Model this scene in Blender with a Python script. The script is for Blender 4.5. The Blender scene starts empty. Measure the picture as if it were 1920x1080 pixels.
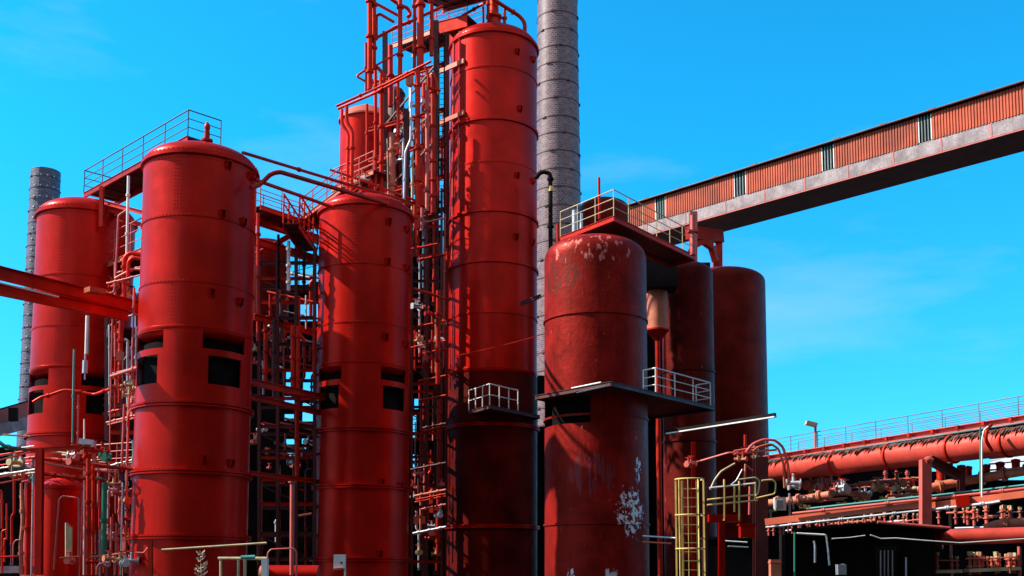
import bpy, math, random
from mathutils import Vector, Matrix
sc = bpy.context.scene
R = math.radians
# ------------------------------------------------------------------ camera, sky, sun, exposure
W0, H0 = 1920.0, 1080.0
F, PX, PY, TH = 2050.0, 1000.0, 875.0, math.atan(0.1)
EYE = Vector((0, 0, 1.6))
cd = bpy.data.cameras.new('camera'); cam = bpy.data.objects.new('camera', cd); sc.collection.objects.link(cam)
cam.location = EYE; cam.rotation_euler = (R(90) + TH, 0, 0)
cd.sensor_width = 36; cd.lens = F * 36 / W0
cd.shift_x = -(PX - W0 / 2) / W0; cd.shift_y = (PY - H0 / 2) / W0
cd.clip_end = 4000; cd.clip_start = 0.1
sc.camera = cam
SUN_EL, SUN_AZ = R(41), R(90)                       # azimuth from -Y towards -X
SD = Vector((-math.sin(SUN_AZ) * math.cos(SUN_EL), -math.cos(SUN_AZ) * math.cos(SUN_EL), math.sin(SUN_EL)))
sl = bpy.data.lights.new('sun', 'SUN'); sun = bpy.data.objects.new('sun', sl); sc.collection.objects.link(sun)
sl.energy = 5.0; sl.angle = R(0.5); sl.color = (1.0, 0.93, 0.82)
sun.rotation_euler = SD.to_track_quat('Z', 'Y').to_euler()
wd = bpy.data.worlds.new('World'); sc.world = wd; wd.use_nodes = True
nt = wd.node_tree; nt.nodes.clear()
def wn(t, **k):
    n = nt.nodes.new(t)
    for a, b in k.items(): setattr(n, a, b)
    return n
sky = wn('ShaderNodeTexSky', sky_type='NISHITA', sun_disc=False, sun_elevation=SUN_EL,
         sun_rotation=math.atan2(SD.x, SD.y), altitude=100, air_density=1.0, dust_density=0.3, ozone_density=2.0)
tint = wn('ShaderNodeMix', data_type='RGBA', blend_type='MULTIPLY'); tint.inputs[0].default_value = 1
tcol = wn('ShaderNodeMix', data_type='RGBA'); tcol.inputs[6].default_value = (0.30, 1.42, 2.3, 1); tcol.inputs[7].default_value = (0.12, 2.02, 2.6, 1)
tz = wn('ShaderNodeMapRange'); tz.inputs['From Min'].default_value = 0.0; tz.inputs['From Max'].default_value = 0.36
tc = wn('ShaderNodeTexCoord'); sep = wn('ShaderNodeSeparateXYZ')
mp = wn('ShaderNodeMapping'); mp.inputs['Scale'].default_value = (1.3, 1.3, 5.5); mp.inputs['Rotation'].default_value = (0.0, 0.25, 0.2); mp.inputs['Location'].default_value = (3.1, 0.4, 1.7)
nz = wn('ShaderNodeTexNoise'); nz.inputs['Scale'].default_value = 2.2; nz.inputs['Detail'].default_value = 7; nz.inputs['Roughness'].default_value = 0.55
rp = wn('ShaderNodeValToRGB'); rp.color_ramp.elements[0].position = 0.53; rp.color_ramp.elements[1].position = 0.85
back = wn('ShaderNodeMapRange')                       # unseen pale cloud added behind the camera as fill light
back.inputs['From Min'].default_value = 0.3; back.inputs['From Max'].default_value = -0.35
back.inputs['To Min'].default_value = 0.22; back.inputs['To Max'].default_value = 0.6
bo = wn('ShaderNodeMapRange'); bo.inputs['From Min'].default_value = 0.3; bo.inputs['From Max'].default_value = -0.35
bo.inputs['To Min'].default_value = 0.0; bo.inputs['To Max'].default_value = 0.50
ad = wn('ShaderNodeMath', operation='MULTIPLY_ADD', use_clamp=True)
cl = wn('ShaderNodeMix', data_type='RGBA'); cl.inputs[7].default_value = (9.0, 8.6, 8.2, 1)
bg = wn('ShaderNodeBackground'); bg.inputs['Strength'].default_value = 0.064
out = wn('ShaderNodeOutputWorld')
L = nt.links.new
L(sky.outputs[0], tint.inputs[6]); L(tz.outputs[0], tcol.inputs[0]); L(tcol.outputs[2], tint.inputs[7]); L(sep.outputs[2], tz.inputs[0]); L(tint.outputs[2], cl.inputs[6])
L(tc.outputs['Generated'], mp.inputs[0]); L(mp.outputs[0], nz.inputs[0]); L(nz.outputs[0], rp.inputs[0])
L(tc.outputs['Generated'], sep.inputs[0]); L(sep.outputs[1], back.inputs[0]); L(sep.outputs[1], bo.inputs[0])
L(rp.outputs[0], ad.inputs[0]); L(back.outputs[0], ad.inputs[1]); L(bo.outputs[0], ad.inputs[2])
L(ad.outputs[0], cl.inputs[0]); L(cl.outputs[2], bg.inputs[0]); L(bg.outputs[0], out.inputs[0])
sc.view_settings.view_transform = 'Standard'; sc.view_settings.look = 'None'
sc.view_settings.exposure = 0.78; sc.view_settings.gamma = 1.0
sc.cycles.max_bounces = 6; sc.cycles.diffuse_bounces = 3; sc.cycles.glossy_bounces = 3

# ------------------------------------------------------------------ helpers
CT, ST = math.cos(TH), math.sin(TH)
def P(x, y, Y):
    "a point at ground distance Y from the camera seen at photo pixel x, y"
    d = Vector((x - PX, F * CT - (PY - y) * ST, F * ST + (PY - y) * CT))
    return EYE + d * (Y / d.y)
def Z(y, Y): return P(PX, y, Y).z
def V(*a): return Vector(a)
ALL = []
def newobj(name, data):
    o = bpy.data.objects.new(name, data); sc.collection.objects.link(o); return o
def tag(o, label=None, cat=None, group=None, kind=None):
    if label: o['label'] = label
    if cat: o['category'] = cat
    if group: o['group'] = group
    if kind: o['kind'] = kind
    return o
def thing(name, label, cat, loc=(0, 0, 0), group=None):
    o = newobj(name, None); o.location = loc; o.empty_display_size = 0.3
    return tag(o, label, cat, group)
def wloc(o):
    v = Vector((0, 0, 0))
    while o: v += Vector(o.location); o = o.parent
    return v
class MB:
    def __init__(s): s.v = []; s.f = []; s.uv = []; s.sm = []
    def quad(s, pts, sm=False, uv=None):
        b = len(s.v); s.v += [tuple(p) for p in pts]; s.f.append(tuple(range(b, b + len(pts)))); s.sm.append(sm)
        s.uv.append(uv or [(0, 0)] * len(pts))
    def mesh(s, vs, fs, sm=False):
        b = len(s.v); s.v += [tuple(p) for p in vs]
        for f in fs:
            s.f.append(tuple(b + i for i in f)); s.sm.append(sm); s.uv.append([(0, 0)] * len(f))
        return s
    def box(s, c, size, X=None, Zv=None):
        "box of size (a,b,c) about c; X = direction of the first axis"
        X = Vector(X or (1, 0, 0)).normalized(); Zv = Vector(Zv or (0, 0, 1))
        Y = Zv.cross(X).normalized(); Zn = X.cross(Y)
        c = Vector(c); a, b, d = size[0] / 2, size[1] / 2, size[2] / 2
        vs = [c + X * (sx * a) + Y * (sy * b) + Zn * (sz * d) for sz in (-1, 1) for sx, sy in ((-1, -1), (1, -1), (1, 1), (-1, 1))]
        return s.mesh(vs, [(3, 2, 1, 0), (4, 5, 6, 7), (0, 1, 5, 4), (1, 2, 6, 5), (2, 3, 7, 6), (3, 0, 4, 7)])
    def bar(s, p, q, w, h=None, up=None):
        p, q = Vector(p), Vector(q); h = h or w; d = q - p; n = d.length
        if n < 1e-6: return s
        up = Vector(up) if up else (Vector((0, 0, 1)) if abs(d.z) < .9 * n else Vector((0, 1, 0)))
        return s.box((p + q) / 2, (n, w, h), d, up)
    def ibeam(s, p, q, w, h, t=0.03, up=None):
        p, q = Vector(p), Vector(q); d = (q - p).normalized()
        upv = Vector(up) if up else (Vector((0, 0, 1)) if abs(d.z) < .9 else Vector((0, 1, 0)))
        sd = upv.cross(d).normalized(); un = d.cross(sd)
        for k in (-1, 1): s.bar(p + un * (k * (h / 2 - t / 2)), q + un * (k * (h / 2 - t / 2)), w, t, upv)
        return s.bar(p, q, t, h - 2 * t - .002, upv)
    def tube(s, pts, r, n=10, fillet=None, caps=True):
        pts = [Vector(p) for p in pts]
        if fillet is None: fillet = .05 if callable(r) else 2.5 * r
        path = [pts[0]]
        for i in range(1, len(pts) - 1):
            a, b, c = pts[i - 1], pts[i], pts[i + 1]
            d1, d2 = (a - b), (c - b); l = min(fillet, d1.length * .48, d2.length * .48)
            if l < 1e-3 or d1.length < 1e-4 or d2.length < 1e-4: path.append(b); continue
            p1, p2 = b + d1.normalized() * l, b + d2.normalized() * l
            for k in range(6):
                t = k / 5; path.append(p1 * (1 - t) ** 2 + b * (2 * t * (1 - t)) + p2 * t * t)
        path.append(pts[-1])
        up = None; rings = []
        for i, p in enumerate(path):
            t = (path[min(i + 1, len(path) - 1)] - path[max(i - 1, 0)]).normalized()
            if up is None:
                up = Vector((0, 0, 1)) if abs(t.z) < .9 else Vector((0, 1, 0))
            a = (up - t * up.dot(t)).normalized(); b = t.cross(a); up = a
            rr = r(i / (len(path) - 1)) if callable(r) else r
            rings.append([p + a * (rr * math.cos(2 * math.pi * k / n)) + b * (rr * math.sin(2 * math.pi * k / n)) for k in range(n)])
        vs = [v for g in rings for v in g]; fs = []
        for i in range(len(rings) - 1):
            for k in range(n):
                fs.append((i * n + k, i * n + (k + 1) % n, (i + 1) * n + (k + 1) % n, (i + 1) * n + k))
        s.mesh(vs, fs, True)
        if caps: s.mesh(rings[0][::-1], [tuple(range(n))]); s.mesh(rings[-1], [tuple(range(n))])
        return s
    def disc(s, c, axis, r, t, n=16):
        c = Vector(c); a = Vector(axis).normalized()
        return s.tube([c - a * t / 2, c + a * t / 2], r, n)
    def lathe(s, c, prof, n=64, a0=0, a1=2 * math.pi, sm=True, offs=0.0):
        "prof: (radius, z) pairs; axis vertical through c; uv in metres"
        full = abs(a1 - a0 - 2 * math.pi) < 1e-6; m = n if full else n + 1
        for j in range(len(prof) - 1):
            (r0, z0), (r1, z1) = prof[j], prof[j + 1]
            b = len(s.v); rm = max(r0, r1)
            for (r, z) in (prof[j], prof[j + 1]):
                for k in range(n + 1):
                    a = a0 + (a1 - a0) * k / n
                    s.v.append((c[0] + r * math.sin(a), c[1] - r * math.cos(a), z))
            for k in range(n):
                s.f.append((b + k, b + k + 1, b + n + 2 + k, b + n + 1 + k)); s.sm.append(sm)
                u0, u1 = rm * (a0 + (a1 - a0) * k / n), rm * (a0 + (a1 - a0) * (k + 1) / n)
                s.uv.append([(u0, z0), (u1, z0), (u1, z1 + (abs(r1 - r0) if z1 == z0 else 0)), (u0, z1)])
        return s
    def build(s, name, mat, parent=None, loc=None, merge=True):
        if parent is not None: org = wloc(parent)
        else:
            if loc is None:
                xs = [v[0] for v in s.v]; ys = [v[1] for v in s.v]; zs = [v[2] for v in s.v]
                loc = ((min(xs) + max(xs)) / 2, (min(ys) + max(ys)) / 2, min(zs))
            org = Vector(loc)
        me = bpy.data.meshes.new(name)
        me.from_pydata([(v[0] - org.x, v[1] - org.y, v[2] - org.z) for v in s.v], [], s.f)
        me.polygons.foreach_set('use_smooth', s.sm)
        ul = me.uv_layers.new(name='UVMap'); flat = [c for f in s.uv for uv in f for c in uv]
        ul.data.foreach_set('uv', flat)
        if merge:
            import bmesh
            bm = bmesh.new(); bm.from_mesh(me); bmesh.ops.remove_doubles(bm, verts=bm.verts, dist=1e-4)
            bmesh.ops.recalc_face_normals(bm, faces=bm.faces); bm.to_mesh(me); bm.free()
            me.set_sharp_from_angle(angle=R(38))
        for m_ in (mat if isinstance(mat, list) else [mat]): me.materials.append(m_)
        o = newobj(name, me)
        if parent is not None: o.parent = parent
        else: o.location = org
        return o

# ------------------------------------------------------------------ materials
def mat(name, col, rough=0.5, metal=0.0, spec=0.5, var=0.12, vscale=0.8, streak=0.0, streak_col=None, rand=0.0, bump=0.0, coat=0.0, fine=0.0,
        patches=None, stint=None):
    """paint / steel: base colour with slow noise variation, vertical streaks of dirt, optional flaked patches"""
    m = bpy.data.materials.new(name); m.use_nodes = True; t = m.node_tree; N = t.nodes; K = t.links.new
    b = N['Principled BSDF']; b.inputs['Metallic'].default_value = metal; b.inputs['Roughness'].default_value = rough
    b.inputs['Specular IOR Level'].default_value = spec; b.inputs['Specular Tint'].default_value = (*(stint or (1, 1, 1)), 1); b.inputs['Coat Weight'].default_value = coat
    b.inputs['Coat Roughness'].default_value = 0.28
    geo = N.new('ShaderNodeNewGeometry'); pos = geo.outputs['Position']
    def noise(scale, detail=4, mapping=None, rough_=0.55):
        n = N.new('ShaderNodeTexNoise'); n.inputs['Scale'].default_value = scale; n.inputs['Detail'].default_value = detail
        n.inputs['Roughness'].default_value = rough_
        if mapping:
            mm = N.new('ShaderNodeMapping'); mm.inputs['Scale'].default_value = mapping; K(pos, mm.inputs[0]); K(mm.outputs[0], n.inputs[0])
        else: K(pos, n.inputs[0])
        return n.outputs[0]
    def ramp(fac, a, b_, ca=(0, 0, 0, 1), cb=(1, 1, 1, 1)):
        r = N.new('ShaderNodeValToRGB'); r.color_ramp.elements[0].position = a; r.color_ramp.elements[1].position = b_
        r.color_ramp.elements[0].color = ca; r.color_ramp.elements[1].color = cb; K(fac, r.inputs[0]); return r.outputs[0]
    def mix(fac, a, b_):
        x = N.new('ShaderNodeMix'); x.data_type = 'RGBA'
        if isinstance(fac, float): x.inputs[0].default_value = fac
        else: K(fac, x.inputs[0])
        for i, q in ((6, a), (7, b_)):
            if isinstance(q, tuple): x.inputs[i].default_value = q
            else: K(q, x.inputs[i])
        return x.outputs[2]
    c4 = lambda c: (c[0], c[1], c[2], 1.0)
    dk = tuple(max(0, c * (1 - 2 * var)) for c in col); lt = tuple(min(1, c * (1 + var)) for c in col)
    cur = ramp(noise(vscale, 5), 0.35, 0.68, c4(dk), c4(lt))
    if fine:
        cur = mix(ramp(noise(14, 3), 0.45, 0.75), cur, c4(tuple(c * (1 - fine) for c in col)))
    if streak:
        sc_ = c4(streak_col or tuple(c * 0.35 for c in col))
        f = N.new('ShaderNodeMath'); f.operation = 'MULTIPLY'; K(ramp(noise(3.0, 4, (2.2, 2.2, 0.16)), 0.52, 0.78), f.inputs[0]); f.inputs[1].default_value = streak
        cur = mix(f.outputs[0], cur, sc_)
    for pt in (patches or []):
        # pt: colour, noise scale, threshold, mapping, optional centre box (x,y,z,rx,ry,rz) that limits the flaking
        cc, scl, th, mpg, box = pt
        f = None
        if not box:
            z_ = N.new('ShaderNodeMapRange'); z_.inputs['From Min'].default_value = th; z_.inputs['From Max'].default_value = th + .03
            K(noise(scl, 6, mpg, 0.65), z_.inputs[0]); f = z_.outputs[0]
        else:
            mm = N.new('ShaderNodeMapping'); mm.vector_type = 'TEXTURE'
            mm.inputs['Location'].default_value = box[:3]; mm.inputs['Scale'].default_value = box[3:]
            K(pos, mm.inputs[0]); ln = N.new('ShaderNodeVectorMath'); ln.operation = 'LENGTH'; K(mm.outputs[0], ln.inputs[0])
            w = N.new('ShaderNodeMapRange'); w.inputs['From Min'].default_value = 1.1; w.inputs['From Max'].default_value = 0.55; K(ln.outputs['Value'], w.inputs[0])
            g = noise(scl, 6, mpg, 0.65); aa = N.new('ShaderNodeMath'); aa.operation = 'MULTIPLY_ADD'
            K(w.outputs[0], aa.inputs[0]); aa.inputs[1].default_value = 0.3; K(g, aa.inputs[2])
            z_ = N.new('ShaderNodeMapRange'); z_.inputs['From Min'].default_value = th + .3; z_.inputs['From Max'].default_value = th + .32
            K(aa.outputs[0], z_.inputs[0]); f = z_.outputs[0]
        cur = mix(f, cur, c4(cc))
    if rand:
        oi = N.new('ShaderNodeObjectInfo'); hs = N.new('ShaderNodeHueSaturation')
        mr = N.new('ShaderNodeMapRange'); mr.inputs['To Min'].default_value = 1 - rand; mr.inputs['To Max'].default_value = 1 + rand * .6
        K(oi.outputs['Random'], mr.inputs[0]); K(mr.outputs[0], hs.inputs['Value']); K(cur, hs.inputs['Color']); cur = hs.outputs[0]
    K(cur, b.inputs['Base Color'])
    rr = N.new('ShaderNodeMapRange'); rr.inputs['To Min'].default_value = max(.05, rough - .1); rr.inputs['To Max'].default_value = min(1, rough + .16)
    K(noise(vscale * 3, 4), rr.inputs[0]); K(rr.outputs[0], b.inputs['Roughness'])
    if bump:
        bp = N.new('ShaderNodeBump'); bp.inputs['Strength'].default_value = bump; bp.inputs['Distance'].default_value = 0.05
        K(noise(5, 5), bp.inputs['Height']); K(bp.outputs[0], b.inputs['Normal'])
    return m
M = {}
M['red'] = mat('red_paint', (0.56, 0.012, 0.005), 0.33, metal=0.40, coat=.12, spec=0.12, var=0.12, vscale=0.5, streak=0.35, streak_col=(.33, .012, .006), bump=0.04, stint=(1, .16, .1))
M['sootred'] = mat('soot_stained_red_paint', (0.11, 0.005, 0.003), 0.5, spec=0.1, var=0.3, vscale=0.5, streak=0.5, streak_col=(.02, .004, .003), bump=0.06, stint=(1, .16, .1))  # red darkened to put the shade on the tallest tower's base into the colour
M['red2'] = mat('red_pipe_paint', (0.58, 0.028, 0.014), 0.36, metal=.35, stint=(1, .4, .3), spec=0.25, var=0.12, vscale=1.0, streak=0.2, rand=0.25, bump=0.08)
M['orange'] = mat('orange_red_paint', (0.60, 0.10, 0.035), 0.45, var=0.12, streak=0.25, rand=0.15)
M['pinkred'] = mat('faded_red_paint', (0.62, 0.10, 0.075), 0.48, var=0.12, vscale=1.5, streak=0.2, rand=0.1)
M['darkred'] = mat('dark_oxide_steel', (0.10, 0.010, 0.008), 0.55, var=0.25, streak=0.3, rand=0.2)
M['black'] = mat('sooty_steel', (0.012, 0.008, 0.008), 0.8, spec=0.15, var=0.3, rand=0.2)
M['soot'] = mat('sooty_brick', (0.010, 0.007, 0.007), 0.95, spec=0.05, var=0.3)  # near-black, also standing in for deep shade in gaps and openings
M['grey'] = mat('galvanised_steel', (0.55, 0.55, 0.58), 0.4, metal=0.4, var=0.15, rand=0.2)
M['white'] = mat('pale_paint', (0.78, 0.77, 0.72), 0.5, var=0.1, streak=0.15)
M['yellow'] = mat('yellow_paint', (0.78, 0.56, 0.16), 0.45, var=0.15, vscale=2, streak=0.2)
M['cream'] = mat('cream_rail_paint', (0.60, 0.47, 0.25), 0.5, var=0.15, vscale=2, streak=0.2)
M['green'] = mat('green_paint', (0.02, 0.20, 0.12), 0.35, var=0.15, streak=0.2)
M['teal'] = mat('teal_paint', (0.06, 0.33, 0.31), 0.4, var=0.15, streak=0.2)
M['lag'] = mat('pipe_lagging', (0.60, 0.16, 0.08), 0.6, var=0.15, vscale=2, streak=0.2, bump=0.3)
M['rag'] = mat('torn_roofing', (0.10, 0.055, 0.045), 0.95, var=0.6, vscale=6, bump=1.0, fine=0.5)
M['railgrey'] = mat('dull_rail_paint', (0.16, 0.20, 0.19), 0.6, var=.2)
M['glass'] = mat('dark_glass', (0.01, 0.012, 0.015), 0.08, spec=0.8)
M['roofg'] = mat('pale_roof_sheet', (0.55, 0.57, 0.62), 0.6, var=0.1)
M['leaf'] = mat('leaf_green', (0.09, 0.10, 0.03), 0.6, var=0.3)
M['twig'] = mat('dry_twig', (0.55, 0.42, 0.30), 0.7, var=0.2)
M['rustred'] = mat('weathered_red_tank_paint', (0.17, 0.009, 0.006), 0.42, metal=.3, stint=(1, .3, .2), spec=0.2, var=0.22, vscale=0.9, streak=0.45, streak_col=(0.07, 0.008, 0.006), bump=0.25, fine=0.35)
M['concrete'] = mat('stained_concrete', (0.42, 0.33, 0.33), 0.85, var=0.22, vscale=1.2, streak=0.35, streak_col=(0.2, 0.13, 0.13), fine=0.5, bump=0.6)
M['ground'] = mat('gravel_ground', (0.022, 0.015, 0.013), 0.95, var=0.3, vscale=0.2, fine=0.4, bump=0.6)
def brick_mat(name, c1, c2, mortar, bw, bh, streak=0.3):
    m = bpy.data.materials.new(name); m.use_nodes = True; t = m.node_tree; N = t.nodes; K = t.links.new; b = N['Principled BSDF']
    uv = N.new('ShaderNodeUVMap'); br = N.new('ShaderNodeTexBrick'); br.inputs['Bias'].default_value = .1; K(uv.outputs[0], br.inputs[0])
    br.inputs['Color1'].default_value = (*c1, 1); br.inputs['Color2'].default_value = (*c2, 1); br.inputs['Mortar'].default_value = (*mortar, 1)
    br.inputs['Scale'].default_value = 1; br.inputs['Brick Width'].default_value = bw; br.inputs['Row Height'].default_value = bh
    br.inputs['Mortar Size'].default_value = bh * .14
    n = N.new('ShaderNodeTexNoise'); n.inputs['Scale'].default_value = 1.3; n.inputs['Detail'].default_value = 6
    K(uv.outputs[0], n.inputs[0]); r = N.new('ShaderNodeValToRGB'); r.color_ramp.elements[0].position = .4; r.color_ramp.elements[1].position = .7
    r.color_ramp.elements[0].color = (.78, .72, .74, 1); r.color_ramp.elements[1].color = (1.1, 1.06, 1.06, 1); K(n.outputs[0], r.inputs[0])
    x = N.new('ShaderNodeMix'); x.data_type = 'RGBA'; x.blend_type = 'MULTIPLY'; x.inputs[0].default_value = 1
    K(br.outputs[0], x.inputs[6]); K(r.outputs[0], x.inputs[7]); K(x.outputs[2], b.inputs['Base Color'])
    b.inputs['Roughness'].default_value = .48; b.inputs['Specular IOR Level'].default_value = .4
    bp = N.new('ShaderNodeBump'); bp.inputs['Strength'].default_value = .5; bp.inputs['Distance'].default_value = .04
    K(br.outputs['Fac'], bp.inputs['Height']); bp.invert = True; K(bp.outputs[0], b.inputs['Normal'])
    return m
M['brick'] = brick_mat('chimney_brick', (0.25, 0.13, 0.125), (0.085, 0.042, 0.05), (0.29, 0.19, 0.19), 0.5, 0.26)
M['brick2'] = brick_mat('far_chimney_brick', (0.10, 0.09, 0.14), (0.05, 0.04, 0.075), (0.17, 0.15, 0.20), 0.8, 0.3)

# ------------------------------------------------------------------ setting
g = MB(); g.quad([(-3000, -3000, 0), (3000, -3000, 0), (3000, 3000, 0), (-3000, 3000, 0)])
tag(g.build('ground', M['ground'], None, (0, 0, 0), merge=False), 'dark gravel works yard under the plant', 'ground', kind='structure')

# unseen black blocks added outside the view to cut skylight low down
bt = thing('oven_battery', 'long black brick oven battery across the yard from the towers', 'building', (20, -12, 0))
b = MB(); b.box((45, -16, 19), (150, 14, 38)); b.build('battery_wall', M['soot'], bt)
b = MB(); b.box((45, -16, 38.6), (151, 15, 1.0)); b.build('roof', M['black'], bt)  # top slab of the added unseen block
b = MB(); b.box((37, 20, 17), (22, 46, 34)); tag(b.build('quench_tower', M['soot'], None), 'black brick quench tower at the right of the yard', 'tower')  # unseen block added to cut the skylight coming from the right
for k in range(18):
    b = MB(); b.box((-24 + k * 8.2, -8.8, 18.5), (.9, .6, 37)); b.build('buttress', M['black'], bt)

# ------------------------------------------------------------------ chimneys
def chimney(name, label, px0, px1, yref, Y, ztop, taper, m, nb, band_m, zlo=0, dots=False):
    xc = (px0 + px1) / 2; c = P(xc, yref, Y); r = (px1 - px0) / 2 * Y / F; z0 = c.z
    rad = lambda z: r - (z - z0) * taper
    root = thing(name, label, 'chimney', (c.x, c.y, 0))
    s = MB(); n = 24; prof = [(rad(k * ztop / n), k * ztop / n) for k in range(n + 1)]
    prof += [(rad(ztop) - .35, ztop), (rad(ztop) - .35, ztop - 4)]
    s.lathe(c, prof, 64); s.build('shaft', m, root)
    for k in range(nb):
        z = zlo + (ztop - zlo - .5) * (k + .5) / nb + random.uniform(-.12, .12)
        b = MB(); rr = rad(z); b.lathe(c, [(rr, z - .06), (rr + .05, z - .06), (rr + .05, z + .06), (rr, z + .06)], 64)
        for q in range(4):                                    # tightening lugs
            a = q * math.pi / 2 + k * .6; b.box((c.x + (rr + .08) * math.sin(a), c.y - (rr + .08) * math.cos(a), z), (.5, .14, .22), (math.cos(a), math.sin(a), 0))
        b.build('steel_band', band_m, root)
    if dots:
        for z in [ztop - 1.5 - i * 2.1 for i in range(20)]:
            for q in range(5):
                b = MB(); a = R(-50 + 25 * q + 8) + math.atan2(-(xc - PX), F); rr = rad(z) + .02
                b.box((c.x + rr * math.sin(a), c.y - rr * math.cos(a), z), (.28, .12, .22), (math.cos(a), math.sin(a), 0))
                b.build('putlog_cover', M['grey'], root)
    return root
random.seed(4)
chimney('brick_chimney', 'tall brown brick chimney with steel hoops behind the tallest red tower', 1003, 1089, 300, 140, 92, 0.012, M['brick'], 38, M['darkred'])
chimney('brick_chimney', 'slim dark brick chimney at the far left behind the smaller red tower', 58, 112, 340, 205, Z(322, 205), 0.004, M['brick2'], 26, M['darkred'], 20, True)

# ------------------------------------------------------------------ red towers
def shell(s, c, Rr, t, z0, z1, holes, n=120, flip=False):
    "upright cylindrical shell with rectangular openings; holes = (a0,a1,z0,z1) in radians"
    st_ = 2 * math.pi / n; holes = [(round(h[0] / st_) * st_, round(h[1] / st_) * st_, h[2], h[3]) for h in holes]
    az = sorted(set([round(-math.pi + 2 * math.pi * k / n, 5) for k in range(n + 1)] + []))
    zs = sorted(set([z0, z1] + [h[i] for h in holes for i in (2, 3)]))
    def inside(a, z):
        for h in holes:
            for off in (0, 2 * math.pi, -2 * math.pi):
                if h[0] + off < a < h[1] + off and h[2] < z < h[3]: return True
        return False
    pt = lambda a, z, r: (c[0] + r * math.sin(a), c[1] - r * math.cos(a), z)
    solid = {}
    for i in range(len(az) - 1):
        for j in range(len(zs) - 1): solid[i, j] = not inside((az[i] + az[i + 1]) / 2, (zs[j] + zs[j + 1]) / 2)
    n1 = len(az) - 1
    for (i, j), ok in solid.items():
        if not ok: continue
        a, b, u, w = az[i], az[i + 1], zs[j], zs[j + 1]
        s.quad([pt(a, u, Rr), pt(b, u, Rr), pt(b, w, Rr), pt(a, w, Rr)], True, [(a * Rr, u), (b * Rr, u), (b * Rr, w), (a * Rr, w)])
        s.quad([pt(b, u, Rr - t), pt(a, u, Rr - t), pt(a, w, Rr - t), pt(b, w, Rr - t)], True)
        if not solid[(i - 1) % n1, j]: s.quad([pt(a, u, Rr), pt(a, w, Rr), pt(a, w, Rr - t), pt(a, u, Rr - t)])
        if not solid[(i + 1) % n1, j]: s.quad([pt(b, u, Rr - t), pt(b, w, Rr - t), pt(b, w, Rr), pt(b, u, Rr)])
        if j + 1 >= len(zs) - 1 or not solid[i, j + 1]: s.quad([pt(a, w, Rr), pt(b, w, Rr), pt(b, w, Rr - t), pt(a, w, Rr - t)])
        if j == 0 or not solid[i, j - 1]: s.quad([pt(a, u, Rr - t), pt(b, u, Rr - t), pt(b, u, Rr), pt(a, u, Rr)])
def rivet(s, c, a, z, Rr, q=.022):
    n = Vector((math.sin(a), -math.cos(a), 0)); tx = Vector((math.cos(a), math.sin(a), 0)); p = Vector((c[0], c[1], z)) + n * (Rr - .002)
    vs = [p + tx * q, p + V(0, 0, q), p - tx * q, p - V(0, 0, q), p + n * q * .9]
    s.mesh(vs, [(0, 1, 4), (1, 2, 4), (2, 3, 4), (3, 0, 4)])
def lug(s, c, a, z, Rr, w=.09, h=.38, d=.2):
    n = Vector((math.sin(a), -math.cos(a), 0)); p = Vector((c[0], c[1], z))
    for k in (-1, 1):
        tx = Vector((math.cos(a), math.sin(a), 0)) * (k * w)
        v = [p + n * (Rr - .01) + tx + V(0, 0, h / 2), p + n * (Rr + d) + tx + V(0, 0, h / 2), p + n * (Rr + d * .8) + tx + V(0, 0, -.05), p + n * (Rr - .01) + tx - V(0, 0, h / 2)]
        o = Vector((math.cos(a), math.sin(a), 0)) * .02
        s.mesh([q - o for q in v] + [q + o for q in v], [(0, 1, 2, 3), (7, 6, 5, 4), (0, 4, 5, 1), (1, 5, 6, 2), (2, 6, 7, 3), (3, 7, 4, 0)])
    s.box(p + n * (Rr + d * .5) + V(0, 0, h / 2 + .01), (w * 2 + .08, d + .02, .03), (math.cos(a), math.sin(a), 0))
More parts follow.
